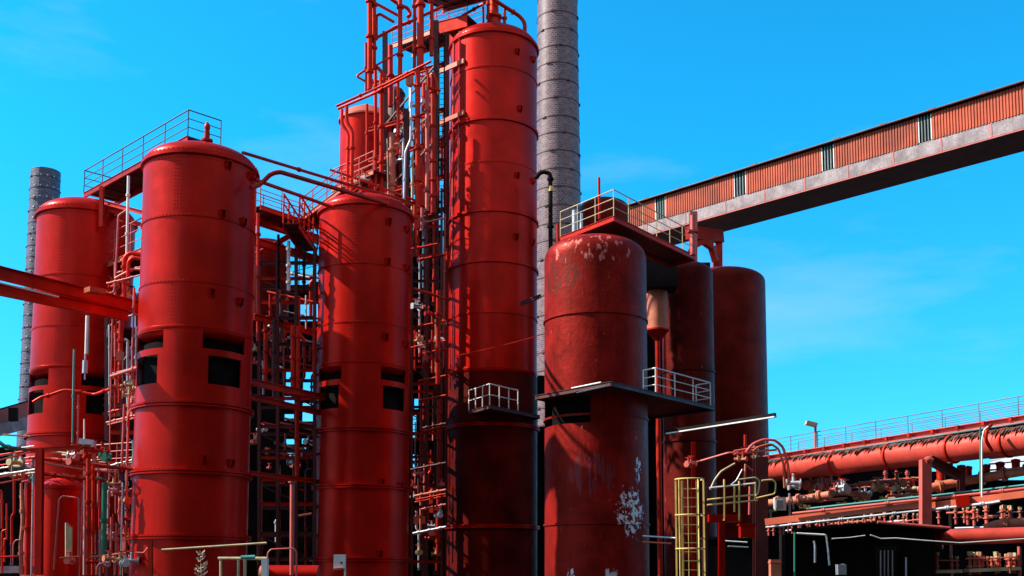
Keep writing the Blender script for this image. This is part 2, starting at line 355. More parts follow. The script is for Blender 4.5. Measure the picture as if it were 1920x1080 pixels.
def tower(label, xc, hw, Y, rim_y, seams, lip_y, rings, opens, group, vseam=(), m=None, top_extra=0.95, lugs=(), skirt_k=1.0, zb=0.0, skirt_m=None):
    c0 = P(xc, rim_y, Y); Rr = hw * Y / F; c = (c0.x, c0.y)
    root = thing('scrubber_tower', label, 'tower', (c0.x, c0.y, 0), group)
    m = m or M['red']
    zr = c0.z; zl = Z(lip_y, Y)
    zs = sorted([zr] + [Z(y, Y) for y in seams] + [zl], reverse=True)
    b = MB()
    # courses of plate, each lapped a few millimetres over the next, and a seam strip
    for k in range(len(zs) - 1):
        rk = Rr - .012 * (k % 2)
        b.lathe(c, [(rk, zs[k + 1]), (rk, zs[k])], 96)
        if k: b.lathe(c, [(Rr, zs[k] - .05), (Rr + .022, zs[k] - .05), (Rr + .022, zs[k] + .05), (Rr, zs[k] + .05)], 96)
    b.lathe(c, [(Rr, zl), (Rr + .03, zl - .02), (Rr + .03, zl - .10), (Rr - .04, zl - .26), (Rr - .2, zl - .38), (Rr - .4, zl - .46), (0.02, zl - .7)], 96)
    for k in range(len(zs) - 1):
        for (a, top, bot) in vseam:
            if (k in top):
                zz = zs[k] - .2
                while zz > zs[k + 1] + .15:
                    rivet(b, c, a, zz, Rr, .034); rivet(b, c, a + .05, zz, Rr, .034); zz -= .16
        na = int(2 * math.pi * Rr / .17)
        for q in range(na): rivet(b, c, 2 * math.pi * q / na, zs[k] + (.0 if k else -.2), Rr + (.022 if k else 0), .034)
    b.build('barrel', m, root)
    d = MB(); hd = top_extra
    prof = [(Rr + .0, zr + .16)]
    for k in range(1, 13):
        t = k / 12 * math.pi / 2; prof.append(((Rr) * math.cos(t) + .01, zr + .16 + hd * math.sin(t)))
    d.lathe(c, prof, 96); d.build('dome', m, root)
    f = MB(); f.lathe(c, [(Rr - .02, zr - .02), (Rr + .13, zr - .02), (Rr + .13, zr + .07), (Rr + .09, zr + .09), (Rr + .09, zr + .17), (Rr - .02, zr + .20)], 96)
    na = int(2 * math.pi * Rr / .22)
    for q in range(na):
        a = 2 * math.pi * q / na; f.box((c[0] + (Rr + .06) * math.sin(a), c[1] - (Rr + .06) * math.cos(a), zr + .19), (.06, .06, .06), (math.cos(a), math.sin(a), 0))
    f.build('rim_flange', m, root)
    sk = MB(); Rs = Rr * skirt_k; holes = []
    for (za, zb2, wd_) in opens:
        for q in range(4):
            a = R(50) + q * math.pi / 2
            if a > math.pi: a -= 2 * math.pi
            holes.append((a - R(wd_) / 2, a + R(wd_) / 2, Z(zb2, Y), Z(za, Y)))
    shell(sk, c, Rs, .06, 0, zl - (.1 if opens else .3), holes)
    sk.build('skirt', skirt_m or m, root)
    if opens:
        k_ = MB(); k_.lathe(c, [(Rs * .89, 0), (Rs * .89, zl - .62), (.02, zl - .61)], 48); k_.build('inner_duct', M['soot'], root)  # black core added so the openings look deep in shade
    for y in rings:
        z = Z(y, Y); g_ = MB(); g_.lathe(c, [(Rs - .01, z - .09), (Rs + .15, z - .09), (Rs + .15, z - .03), (Rs + .03, z - .02), (Rs + .03, z + .02), (Rs + .15, z + .03), (Rs + .15, z + .09), (Rs - .01, z + .09)], 96)
        na = int(2 * math.pi * Rs / .2)
        for q in range(na):
            a = 2 * math.pi * q / na; g_.box((c[0] + (Rs + .09) * math.sin(a), c[1] - (Rs + .09) * math.cos(a), z + .105), (.05, .05, .05), (math.cos(a), math.sin(a), 0))
        g_.build('hoop_flange', m, root)
    for (x, y) in lugs:
        v = math.asin(max(-.98, min(.98, (x - xc) / hw))); a = v + math.atan2(-(xc - PX), F)
        l = MB(); lug(l, c, a, P(xc, y, Y - Rr * math.cos(v)).z, Rr); l.build('lug', m, root)
    return root, c, Rr, zr
GT = 'round red steel scrubber towers'
VS = [(R(-8), (0, 2, 4, 6), 1), (R(-5), (0,), 1)]
T1 = tower('large red tower nearest the camera, left of centre, square openings in its skirt', 377, 105, 48, 325, (435, 553), 632, (772, 893, 1010), ((640, 672, 50), (684, 735, 40)), GT, VS, lugs=[(425, 305), (466, 322), (417, 398), (455, 410), (403, 548), (453, 562), (398, 862), (445, 868)])
T0 = tower('red tower at the left edge, half hidden behind the pipework and the walkway', 163, 88, 57, 418, (535, 628), 700, (824, 905), ((706, 736, 50), (744, 786, 40)), GT, VS)
T2 = tower('red tower striped with railing shadows, between the big left tower and the tallest one', 686, 88, 57, 410, (516, 622), 692, (815, 918, 1050), ((700, 725, 42), (735, 777, 36)), GT, VS, lugs=[(728, 415), (762, 428), (727, 490), (762, 500), (725, 632), (762, 645), (722, 905), (755, 912), (720, 1040)])
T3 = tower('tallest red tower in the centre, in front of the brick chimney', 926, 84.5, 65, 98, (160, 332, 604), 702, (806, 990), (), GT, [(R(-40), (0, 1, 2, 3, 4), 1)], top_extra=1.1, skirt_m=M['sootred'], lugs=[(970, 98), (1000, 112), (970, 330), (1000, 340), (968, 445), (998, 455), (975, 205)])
# heavy hoops on the tall tower barrel
for y in (255, 421, 512):
    root, c, Rr, zr = T3; z = Z(y, 65); g_ = MB()
    g_.lathe(c, [(Rr, z - .07), (Rr + .1, z - .07), (Rr + .1, z + .07), (Rr, z + .07)], 96)
    na = int(2 * math.pi * Rr / .2)
    for q in range(na):
        a = 2 * math.pi * q / na; g_.box((c[0] + (Rr + .06) * math.sin(a), c[1] - (Rr + .06) * math.cos(a), z + .085), (.05, .05, .05), (math.cos(a), math.sin(a), 0))
    g_.build('hoop_flange', M['red'], root)
# ------------------------------------------------------------------ more helpers
RS = 1.0
def pts3(pl): return [P(*q) for q in pl]
def pipe(label, pl, rpx, m='red2', cat='pipe', name='pipe', group=None, fl=0, n=10, fillet=None):
    "a pipe run through photo pixels with ground distance; rpx = radius in pixels; fl = flanged joints along it"
    ps = pts3(pl); r = rpx * pl[0][2] * RS / F
    b = MB(); b.tube(ps, r, n, fillet if fillet is None else fillet)
    mm = M[m]
    if not fl:
        o = b.build(name, mm, None); return tag(o, label, cat, group)
    root = thing(name, label, cat, ps[0], group)
    b.build('pipe_run', mm, root)
    tot = [0]
    for i in range(len(ps) - 1): tot.append(tot[-1] + (ps[i + 1] - ps[i]).length)
    for k in range(fl):
        s = tot[-1] * (k + .5) / fl
        for i in range(len(ps) - 1):
            if tot[i] <= s <= tot[i + 1]:
                t = (s - tot[i]) / max(1e-6, tot[i + 1] - tot[i]); p = ps[i].lerp(ps[i + 1], t); d = (ps[i + 1] - ps[i]).normalized()
                f = MB(); f.disc(p - d * .035, d, r * 1.55, .05, 14); f.disc(p + d * .035, d, r * 1.55, .05, 14)
                f.build('flange', mm, root); break
    return root
def beam(label, a, b_, w, h, m='red2', name='steel_beam', cat='beam', ib=True, group=None, up=None):
    b = MB()
    (b.ibeam if ib else b.bar)(P(*a), P(*b_), w, h, up=up)
    return tag(b.build(name, M[m], None), label, cat, group)
def railing(root, line, h=1.1, nr=3, m='red2', sp=1.6, r=.026, posts=None, closed=False, wrap=True):
    "rails and posts along a line of deck points, parts of root"
    line = [Vector(p) for p in line]; up = V(0, 0, 1)
    for k in range(nr):
        b = MB(); b.tube([p + up * (h * (k + 1) / nr) for p in line], r * (1.15 if k == nr - 1 else .85), 8, .08); b.build('rail', M[m], root)
    for i in range(len(line) - 1):
        a, c = line[i], line[i + 1]; n = max(1, int(round((c - a).length / sp)))
        for k in range(n + (1 if i == len(line) - 2 else 0)):
            p = a.lerp(c, k / n); b = MB(); b.tube([p, p + up * h], r, 8); b.build('post', M[m], root)
def walkway(label, A, B, width, side=1, thick=.22, m='red2', rails=('near', 'ends'), rm=None, h=1.1, nr=3, sp=1.6, name='walkway', brackets=0, group=None, r=.026):
    "A,B: near deck edge (world); side +1: deck extends away from the camera"
    A, B = Vector(A), Vector(B); B = V(B.x, B.y, A.z) if abs(B.z - A.z) < .6 else B
    d = (B - A); d.z = 0; n = V(-d.y, d.x, 0).normalized()
    if n.y < 0: n = -n
    n *= side; rm = rm or m
    root = thing(name, label, 'walkway', A, group)
    b = MB(); c = (A + B) / 2 + n * width / 2
    b.bar(A + n * width / 2 - V(0, 0, .03), B + n * width / 2 - V(0, 0, .03), width - .1, .05); b.build('deck', M['darkred'], root)
    for off in (0, width):
        b = MB(); b.ibeam(A + n * off - V(0, 0, thick / 2), B + n * off - V(0, 0, thick / 2), .10, thick, .025); b.build('edge_beam', M[m], root)
    L_ = (B - A).length; k = int(L_ / 1.4)
    for i in range(k + 1):
        p = A.lerp(B, (i + .5) / (k + 1)) - V(0, 0, thick * .6); b = MB(); b.bar(p + n * .06, p + n * (width - .06), .08, .1); b.build('cross_beam', M['darkred'], root)
    if 'near' in rails: railing(root, [A, B], h, nr, rm, sp, r)
    if 'far' in rails: railing(root, [A + n * width, B + n * width], h, nr, rm, sp, r)
    if 'ends' in rails or 'endA' in rails: railing(root, [A, A + n * width], h, nr, rm, sp, r)
    if 'ends' in rails or 'endB' in rails: railing(root, [B, B + n * width], h, nr, rm, sp, r)
    return root
def wall(label, x0, y0, x1, y1, Y, holes, m='soot', t=.4, name='wall', cat='wall', Y2=None):
    "masonry wall between two photo columns with rectangular openings given in pixels"
    Y2 = Y2 or Y
    A, B = P(x0, 1000, Y), P(x1, 1000, Y2); d = V(B.x - A.x, B.y - A.y, 0); Ln = d.length; d.normalize(); n = V(-d.y, d.x, 0)
    zt = Z(y0, Y); zb = max(0, Z(y1, Y)) if y1 < 1079 else 0
    u = lambda x: (x - x0) / (x1 - x0) * Ln
    hs = [(u(a), u(c), max(zb, Z(e, Y)), min(zt, Z(b, Y))) for a, b, c, e in holes]
    us = sorted(set([0, Ln] + [q for h in hs for q in h[:2]])); zs = sorted(set([zb, zt] + [q for h in hs for q in h[2:]]))
    us = [q for q in us if 0 <= q <= Ln]; zs = [q for q in zs if zb <= q <= zt]
    b = MB(); O = V(A.x, A.y, 0)
    ok = lambda i, j: 0 <= i < len(us) - 1 and 0 <= j < len(zs) - 1 and not any(h[0] < (us[i] + us[i + 1]) / 2 < h[1] and h[2] < (zs[j] + zs[j + 1]) / 2 < h[3] for h in hs)
    for i in range(len(us) - 1):
        for j in range(len(zs) - 1):
            if not ok(i, j): continue
            p = lambda a, z, q: O + d * a + V(0, 0, z) + n * q
            a, c, e, f = us[i], us[i + 1], zs[j], zs[j + 1]
            b.quad([p(a, e, 0), p(c, e, 0), p(c, f, 0), p(a, f, 0)]); b.quad([p(c, e, t), p(a, e, t), p(a, f, t), p(c, f, t)])
            if not ok(i - 1, j): b.quad([p(a, e, 0), p(a, f, 0), p(a, f, t), p(a, e, t)])
            if not ok(i + 1, j): b.quad([p(c, e, 0), p(c, e, t), p(c, f, t), p(c, f, 0)])
            if not ok(i, j + 1): b.quad([p(a, f, 0), p(c, f, 0), p(c, f, t), p(a, f, t)])
            if not ok(i, j - 1): b.quad([p(a, e, 0), p(a, e, t), p(c, e, t), p(c, e, 0)])
    return tag(b.build(name, M[m], None), label, cat)
def copy_tree(o, loc=None, rz=None, label=None, group=None, scale=None):
    c = o.copy(); sc.collection.objects.link(c)
    if loc is not None: c.location = loc
    if rz is not None: c.rotation_euler = (0, 0, rz)
    if scale: c.scale = (scale,) * 3
    if label: c['label'] = label
    if group: c['group'] = group
    for ch in list(o.children):
        k = ch.copy(); sc.collection.objects.link(k); k.parent = c
        for g_ in list(ch.children):
            q = g_.copy(); sc.collection.objects.link(q); q.parent = k
    return c
ORD = ['first', 'second', 'third', 'fourth', 'fifth', 'sixth', 'seventh', 'eighth', 'ninth', 'tenth', 'eleventh', 'twelfth', 'thirteenth', 'fourteenth', 'fifteenth', 'sixteenth', 'seventeenth', 'eighteenth', 'nineteenth', 'twentieth']

# ------------------------------------------------------------------ weathered tanks on the right
WP = [((0.60, 0.17, 0.13), 3.4, .56, (1, 1, .4), tuple(P(1110, 470, 50)) + (3.0, 3, 1.1)),
      ((0.13, 0.02, 0.015), 2.4, .50, (1.4, 1.4, .3), tuple(P(1050, 510, 50)) + (1.8, 3, 1.3)),
      ((0.80, 0.78, 0.80), 5.5, .50, (1, 1, .8), tuple(P(1180, 962, 50.2)) + (1.1, 1.8, 1.6)),
      ((0.78, 0.72, 0.74), 3.5, .52, (1, 1, .5), tuple(P(1197, 880, 50.2)) + (.3, 1.2, .9)),
      ((0.75, 0.70, 0.74), 3.0, .50, (1, 1, .6), tuple(P(1145, 1078, 50.0)) + (.55, 1.2, .7)),
      ((0.75, 0.70, 0.74), 3.4, .50, (1, 1, .5), tuple(P(1068, 1078, 50.0)) + (.35, 1.2, .5)),
      ((0.22, 0.03, 0.035), 2.6, .50, (1.6, 1.6, .2), tuple(P(1110, 890, 50.0)) + (1.5, 2, 1.7)),
      ((0.60, 0.30, 0.26), 6.0, .675, (1, 1, .35), None)]
M['tank'] = mat('flaking_red_tank_paint', (0.31, 0.013, 0.009), 0.42, metal=.25, stint=(1, .3, .2), spec=0.2, var=0.22, vscale=0.9, streak=0.5, streak_col=(0.07, 0.008, 0.006), bump=0.3, fine=0.3, patches=WP)
def tank(label, xc, hw, Y, rim_y, hd, m, openings=(), ring=(), n=120, pw=2.6, name='storage_tank'):
    c = P(xc, rim_y, Y); Rr = hw * Y / F; cc = (c.x, c.y); zr = c.z
    root = thing(name, label, 'tank', (c.x, c.y, 0))
    b = MB(); holes = []
    for (x0, y0, x1, y1) in openings:
        a = lambda x: math.asin(max(-.999, min(.999, (x - xc) / hw))) + math.atan2(-(xc - PX), F)
        holes.append((a(x0), a(x1), Z(y1, Y - Rr * .6), Z(y0, Y - Rr * .6)))
    shell(b, cc, Rr, .05, 0, zr, holes, n); b.build('tank_shell', m, root)
    d = MB(); prof = [(Rr, zr)]
    for k in range(1, 15):
        t = k / 14; ang = t * math.pi / 2; prof.append((Rr * math.cos(ang) ** (2 / pw) + .005, zr + hd * math.sin(ang) ** (2 / pw)))
    d.lathe(cc, prof, n); d.build('tank_roof', m, root)
    for y in ring:
        z = Z(y, Y); g_ = MB(); g_.lathe(cc, [(Rr, z - .05), (Rr + .06, z - .05), (Rr + .06, z + .05), (Rr, z + .05)], n); g_.build('hoop', m, root)
    if holes:
        k_ = MB(); k_.lathe(cc, [(Rr * .85, 0), (Rr * .85, zr - 2), (.02, zr - 1.99)], 48); k_.build('inner_duct', M['soot'], root)  # black core added to darken the inside of the opening
    return root, cc, Rr, zr
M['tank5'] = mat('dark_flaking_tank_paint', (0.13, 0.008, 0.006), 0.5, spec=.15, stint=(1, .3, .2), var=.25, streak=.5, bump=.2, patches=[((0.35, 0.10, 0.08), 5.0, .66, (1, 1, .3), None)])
K4 = tank('weathered dark red tank with flaking white patches, right of the tallest tower', 1116, 97.5, 52, 494, 1.15, M['tank'], [(1012, 745, 1104, 797)], (606, 790, 985))
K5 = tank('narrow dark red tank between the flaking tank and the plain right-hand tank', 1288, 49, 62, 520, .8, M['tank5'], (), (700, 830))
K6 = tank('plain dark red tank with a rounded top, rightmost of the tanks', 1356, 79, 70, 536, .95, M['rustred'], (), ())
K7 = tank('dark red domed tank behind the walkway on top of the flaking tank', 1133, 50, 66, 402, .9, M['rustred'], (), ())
vb = thing('hopper_vessel', 'small sunlit rusty hopper vessel in the dark gap behind the flaking tank', 'vessel', P(1232, 1000, 60)); c = P(1232, 560, 60)
b = MB(); b.lathe(c, [(.02, Z(530, 60)), (.6, Z(532, 60)), (.6, Z(618, 60))], 32); b.build('vessel_body', M['lag'], vb)
b = MB(); b.lathe(c, [(.6, Z(618, 60)), (.66, Z(618, 60)), (.66, Z(621, 60)), (.6, Z(622, 60)), (.15, Z(640, 60)), (.15, 0)], 32); b.build('hopper_cone', M['red2'], vb)
M['tank_hp'] = M['tank']

# black box and walls added to stand in for shade behind the tanks
b = MB(); b.box(P(1238, 512, 59.5), (1.7, 1.5, 1.9)); tag(b.build('duct_box', M['black'], None), 'black duct box above the small hopper vessel behind the flaking tank', 'duct')
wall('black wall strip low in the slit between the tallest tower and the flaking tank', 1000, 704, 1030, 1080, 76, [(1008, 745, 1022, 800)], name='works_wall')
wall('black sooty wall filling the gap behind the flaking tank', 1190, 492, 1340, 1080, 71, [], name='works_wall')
# platform half-way up the flaking tank
def deck_poly(label, cpts, z, thick, m, name='platform'):
    root = thing(name, label, 'platform', (cpts[0][0], cpts[0][1], z))
    b = MB(); n = len(cpts); top = [V(x, y, z) for x, y in cpts]; bot = [V(x, y, z - .05) for x, y in cpts]
    b.mesh(top + bot, [tuple(range(n)), tuple(range(2 * n - 1, n - 1, -1))] + [(i, n + i, n + (i + 1) % n, (i + 1) % n) for i in range(n)])
    b.build('deck', M['darkred'], root)
    for i in range(n):
        a, c = top[i], top[(i + 1) % n]; e = MB(); e.ibeam(a - V(0, 0, thick / 2 - .02), c - V(0, 0, thick / 2 - .02), .1, thick, .02); e.build('edge_beam', M[m], root)
    return root
cA, cB, cC = P(1145, 716, 46.6), P(1004, 745, 50.3), P(1340, 763, 53.6); z = cA.z
dk = deck_poly('level platform round the flaking tank with a white railing at its right end', [(cA.x, cA.y), (cC.x, cC.y), (cC.x - 3.3, cC.y + 3.6), (cB.x, cB.y)], z, .2, 'darkred')
q0, q1 = cA.lerp(cC, .40), cA.lerp(cC, .955); q0.z = q1.z = z
railing(dk, [q0 + V(-.5, .6, 0), q0, q1, q1 + V(-.6, .7, 0)], 1.15, 3, 'white', 1.5, .03)
pipe('upper pale conduit on the platform edge in front of the flaking tank', [(1072, 728, 48.2), (1127, 717, 46.6)], 1.6, 'white', 'conduit', 'conduit')
pipe('lower pale conduit on the platform edge in front of the flaking tank', [(1081, 736, 48.2), (1135, 724, 46.6)], 1.4, 'white', 'conduit', 'conduit')
# walkway on top of the flaking tank
z = Z(413, 51); cA, cB, cC = P(1151, 413, 50.4), P(1051, 446, 53.6), P(1303, 481, 56.9)
dk = deck_poly('walkway with cream railings on top of the flaking tank', [(cA.x, cA.y), (cC.x, cC.y), (cC.x - 1.2, cC.y + 1.3), (cA.x - .3, cA.y + 2.6), (cB.x + 1.4, cB.y + 1.3), (cB.x, cB.y)], z, .26, 'red2', 'walkway'); dk['category'] = 'walkway'
railing(dk, [V(cB.x, cB.y, z), V(cA.x, cA.y, z), V(cC.x, cC.y, z)], 1.3, 3, 'cream', 1.45, .024)
pipe('thin rusty vent pole standing up from the walkway over the flaking tank', [(1124, 412, 52), (1123, 333, 52)], 2.6, 'red2', 'pole', 'vent_pole')
b = MB(); b.tube([P(1299, 478, 55), P(1299, 404, 55)], .14, 10); b.box(P(1299, 434, 55), (.5, .4, .1)); tag(b.build('post', M['pinkred'], None), 'short pinkish post at the right end of the tank-top walkway', 'post')
pipe('dark bent vent pipe beside the tallest tower with a yellow band', [(1005, 334, 62), (1014, 322, 62), (1032, 324, 62), (1033, 560, 62)], 4.2, 'black', fl=3, name='vent_pipe')
b = MB(); b.tube([P(1033, 350, 62), P(1033, 359, 62)], .15, 12); tag(b.build('pipe_band', M['yellow'], None), 'small yellow band on the dark bent vent pipe', 'band')
for i, (x, y0, y1, Y, r, m) in enumerate([(1078, 395, 440, 58, 6, 'grey'), (1090, 400, 436, 59, 3, 'white'), (1046, 420, 470, 57, 3, 'red2')]):
    pipe(['fat grey upright pipe', 'slim pale upright pipe', 'slim red upright pipe'][i] + ' behind the left railing of the tank-top walkway', [(x, y0, Y), (x, y1 + 60, Y)], r, m, fl=1)

# ------------------------------------------------------------------ conveyor bridge
bA, bB = P(1351, 407, 84.7), P(1920, 239, 67.9)
zb = (bA.z + bB.z) / 2; A = V(bA.x, bA.y, zb); B = V(bB.x, bB.y, zb); d = (B - A).normalized(); n = V(-d.y, d.x, 0); n = n if n.y > 0 else -n
S0, S1 = -13.0, (B - A).length + 14
zc_ = A.z + 27 * 84.7 / F; zt_ = A.z + 75 * 84.7 / F; wB = 3.7
def onb(px):
    "distance along the bridge of photo column px"
    k = (px - PX) / (F * CT); # X = k*Y roughly
    return (k * A.y - A.x) / (d.x - k * d.y)
br = thing('conveyor_bridge', 'long enclosed conveyor bridge with orange corrugated sides crossing the sky at right', 'bridge', A)
b = MB(); b.bar(A + d * S0 + n * wB / 2 + V(0, 0, .07), A + d * S1 + n * wB / 2 + V(0, 0, .07), wB, .12); b.build('soffit', M['darkred'], br)
for off in (.0, wB - .25):
    b = MB(); q = n * (off + .125); b.bar(A + d * S0 + q + V(0, 0, (zc_ - A.z) / 2 + .05), A + d * S1 + q + V(0, 0, (zc_ - A.z) / 2 + .05), .25, zc_ - A.z - .12); b.build('girder', M['concrete'], br)
joints = [onb(x) for x in (1218, 1292, 1369, 1444, 1523, 1606, 1694.5, 1788, 1886)]
for j in joints:
    b = MB(); b.box(A + d * j - n * .012 + V(0, 0, (zc_ - A.z) / 2 + .05), (.10, .03, zc_ - A.z - .13), d); b.build('girder_joint', M['pinkred'], br)
b = MB(); b.bar(A + d * S0 - n * .03 + V(0, 0, .02), A + d * S1 - n * .03 + V(0, 0, .02), .1, .08); b.build('lower_flange', M['pinkred'], br)
wins = [(onb(a), onb(c)) for a, c in ((1234, 1254.5), (1386, 1410), (1556, 1581), (1744.5, 1771.5))]
def corr(s0, s1, off):
    b = MB(); per = .20; k = int((s1 - s0) / per); per = (s1 - s0) / k; pr = [(0, 0), (.32, 0), (.42, .06), (.88, .06), (1, 0)]
    pr_ = []
    for i in range(k):
        for (u, v) in pr[:-1]: pr_.append((s0 + (i + u) * per, v))
    pr_.append((s1, 0))
    z0, z1 = zc_ - .02, zt_ - .12
    for (a, u), (c, v) in zip(pr_[:-1], pr_[1:]):
        p, q = A + d * a - n * (u - off), A + d * c - n * (v - off)
        b.quad([V(p.x, p.y, z0), V(q.x, q.y, z0), V(q.x, q.y, z1), V(p.x, p.y, z1)])
        b.quad([V(q.x, q.y, z0) + n * .03, V(p.x, p.y, z0) + n * .03, V(p.x, p.y, z1) + n * .03, V(q.x, q.y, z1) + n * .03])
    return b
M['clad'] = mat('corrugated_orange_cladding', (0.52, 0.075, 0.020), 0.5, spec=.3, rand=.16, var=0.18, vscale=.5, streak=0.3)
edges = [S0] + [e for w_ in wins for e in w_] + [S1]
for i in range(0, len(edges), 2):
    ns = max(1, int((edges[i + 1] - edges[i]) / 1.2))
    for q in range(ns):
        e0 = edges[i] + (edges[i + 1] - edges[i]) * q / ns; e1 = edges[i] + (edges[i + 1] - edges[i]) * (q + 1) / ns
        corr(e0, e1, random.uniform(-.012, .004)).build('cladding_sheet', M['clad'], br, merge=False)
b = MB(); b.bar(A + d * S0 + n * (wB - .1) + V(0, 0, (zc_ + zt_) / 2 - A.z), A + d * S1 + n * (wB - .1) + V(0, 0, (zc_ + zt_) / 2 - A.z), .08, zt_ - zc_ - .1); b.build('rear_cladding', M['clad'], br)
for (a, c) in wins:
    mid = A + d * (a + c) / 2; mid = V(mid.x, mid.y, (zc_ + zt_) / 2 - .05); ht = zt_ - zc_ - .16
    g_ = MB(); g_.box(mid + n * .12, (c - a, .03, ht), d); pane = g_.build('window', M['glass'], br)
    nb = 5
    for k in range(nb):
        s = a + .05 + (c - a - .1) * k / (nb - 1); p = A + d * s; b = MB(); b.box(V(p.x, p.y, mid.z) - n * .0, (.07, .06, ht), d); b.build('window_bar', M['white' if k in (0, nb - 1) else 'railgrey'], pane)
b = MB()
rf = [(-.25, -.06), (-.25, .02), (wB / 2, .5), (wB + .25, .02), (wB + .25, -.06), (wB / 2, .4)]
vs = [A + d * s + n * u + V(0, 0, zt_ - A.z + v) for s in (S0, S1) for u, v in rf]
b.mesh(vs, [(0, 1, 2, 3, 4, 5), (11, 10, 9, 8, 7, 6)] + [(i, 6 + i, 6 + (i + 1) % 6, (i + 1) % 6) for i in range(6)]); b.build('roof', M['black'], br)
b = MB(); b.tube([A + d * S0 - n * .3 + V(0, 0, zt_ - A.z - .02), A + d * S1 - n * .3 + V(0, 0, zt_ - A.z - .02)], .07, 8); b.build('gutter', M['darkred'], br)
for k in range(14):
    s = S0 + 2 + k * (S1 - S0 - 4) / 13; b = MB(); b.box(A + d * s - n * .25 + V(0, 0, zt_ - A.z + .08), (.5, .12, .1), d); b.build('gutter_bracket', M['darkred'], br)
# its trestle
tr = thing('bridge_trestle', 'dark red steel trestle with an arched brace under the conveyor bridge', 'support', P(1345, 1000, 86))
b = MB(); b.ibeam(P(1348, 1078, 86), P(1348, 440, 86), .5, .5, .06); b.build('trestle_leg', M['red2'], tr)
b = MB(); b.ibeam(P(1300, 1078, 80), P(1300, 398, 80), .55, .5, .06); b.build('trestle_leg', M['pinkred'], tr)
b = MB(); arc = [P(1292, 478, 84), P(1300, 462, 84), P(1318, 452, 84.5), P(1334, 463, 85), P(1342, 490, 85.5), P(1343, 520, 85.7)]
for i in range(5): b.bar(arc[i], arc[i + 1], .45, .45)
b.build('arched_brace', M['red2'], tr)
b = MB(); b.bar(P(1290, 436, 83.5), P(1352, 444, 86), .6, 1.0); b.build('cross_head', M['red2'], tr)

# ------------------------------------------------------------------ left side walkways and beams
walkway('high walkway with a railing leading up to the dome of the big left tower', P(157, 362, 57), P(352, 257, 49.3), 1.7, h=1.25, sp=2.35, thick=.3, m='red2', rm='darkred')
walkway('lower walkway with orange edge between the two left towers', P(184, 500, 56.2), P(276, 453, 52.5), 1.8, m='orange', rm='pinkred', thick=.26, sp=1.8, h=1.55, rails=('near',))
walkway('short orange-edged landing half-way down between the two left towers', P(177, 632, 56.2), P(232, 605, 54.0), 1.6, m='orange', rm='pinkred', thick=.35, rails=('near',))
walkway('small landing with a rail low between the two left towers', P(172, 776, 56.2), P(252, 752, 54.4), 1.5, m='orange', rm='pinkred', thick=.3, rails=('near', 'far'))
walkway('lowest landing with pink rails beside the foot of the left towers', P(176, 876, 54), P(262, 862, 52.6), 1.4, m='pinkred', rm='pinkred', thick=.2, rails=('near', 'far'), h=1.1)
beam('upper of the two long red beams entering from the left edge', (-60, 497, 43.5), (262, 577, 50), .3, .55, 'red2')
beam('lower of the two long red beams entering from the left edge', (-60, 530, 43.5), (240, 592, 49.5), .3, .50, 'red2')
pipe('thin pale cable pipe between the two long red beams at left', [(-60, 516, 43.3), (110, 557, 46.3)], 1.8, 'white', 'conduit', 'conduit')
beam('orange plate lying on the upper long beam at left', (163, 543, 47), (194, 548, 47.6), .5, .22, 'orange', 'steel_plate', 'plate', ib=False)
for lab, a, c, w in [('dark brace under the high left walkway, upper one', (190, 378, 55), (280, 402, 52), .22), ('dark brace under the high left walkway, lower one', (200, 402, 56), (280, 426, 53), .22),
                     ('upright post from the dome of the left tower to the high walkway', (190, 425, 54.5), (191, 350, 54.5), .2)]:
    beam(lab, a, c, w, w, 'red2')
b = MB(); b.lathe(P(388, 262, 47), [(.26, Z(266, 47)), (.26, Z(262, 47)), (.10, Z(261, 47)), (.13, Z(252, 47)), (.10, Z(244, 47)), (.13, Z(241, 47)), (.12, Z(234, 47)), (.03, Z(229, 47)), (.005, Z(228.5, 47))], 20)
tag(b.build('relief_valve', M['red2'], None), 'pointed red relief valve on top of the big left tower', 'valve')
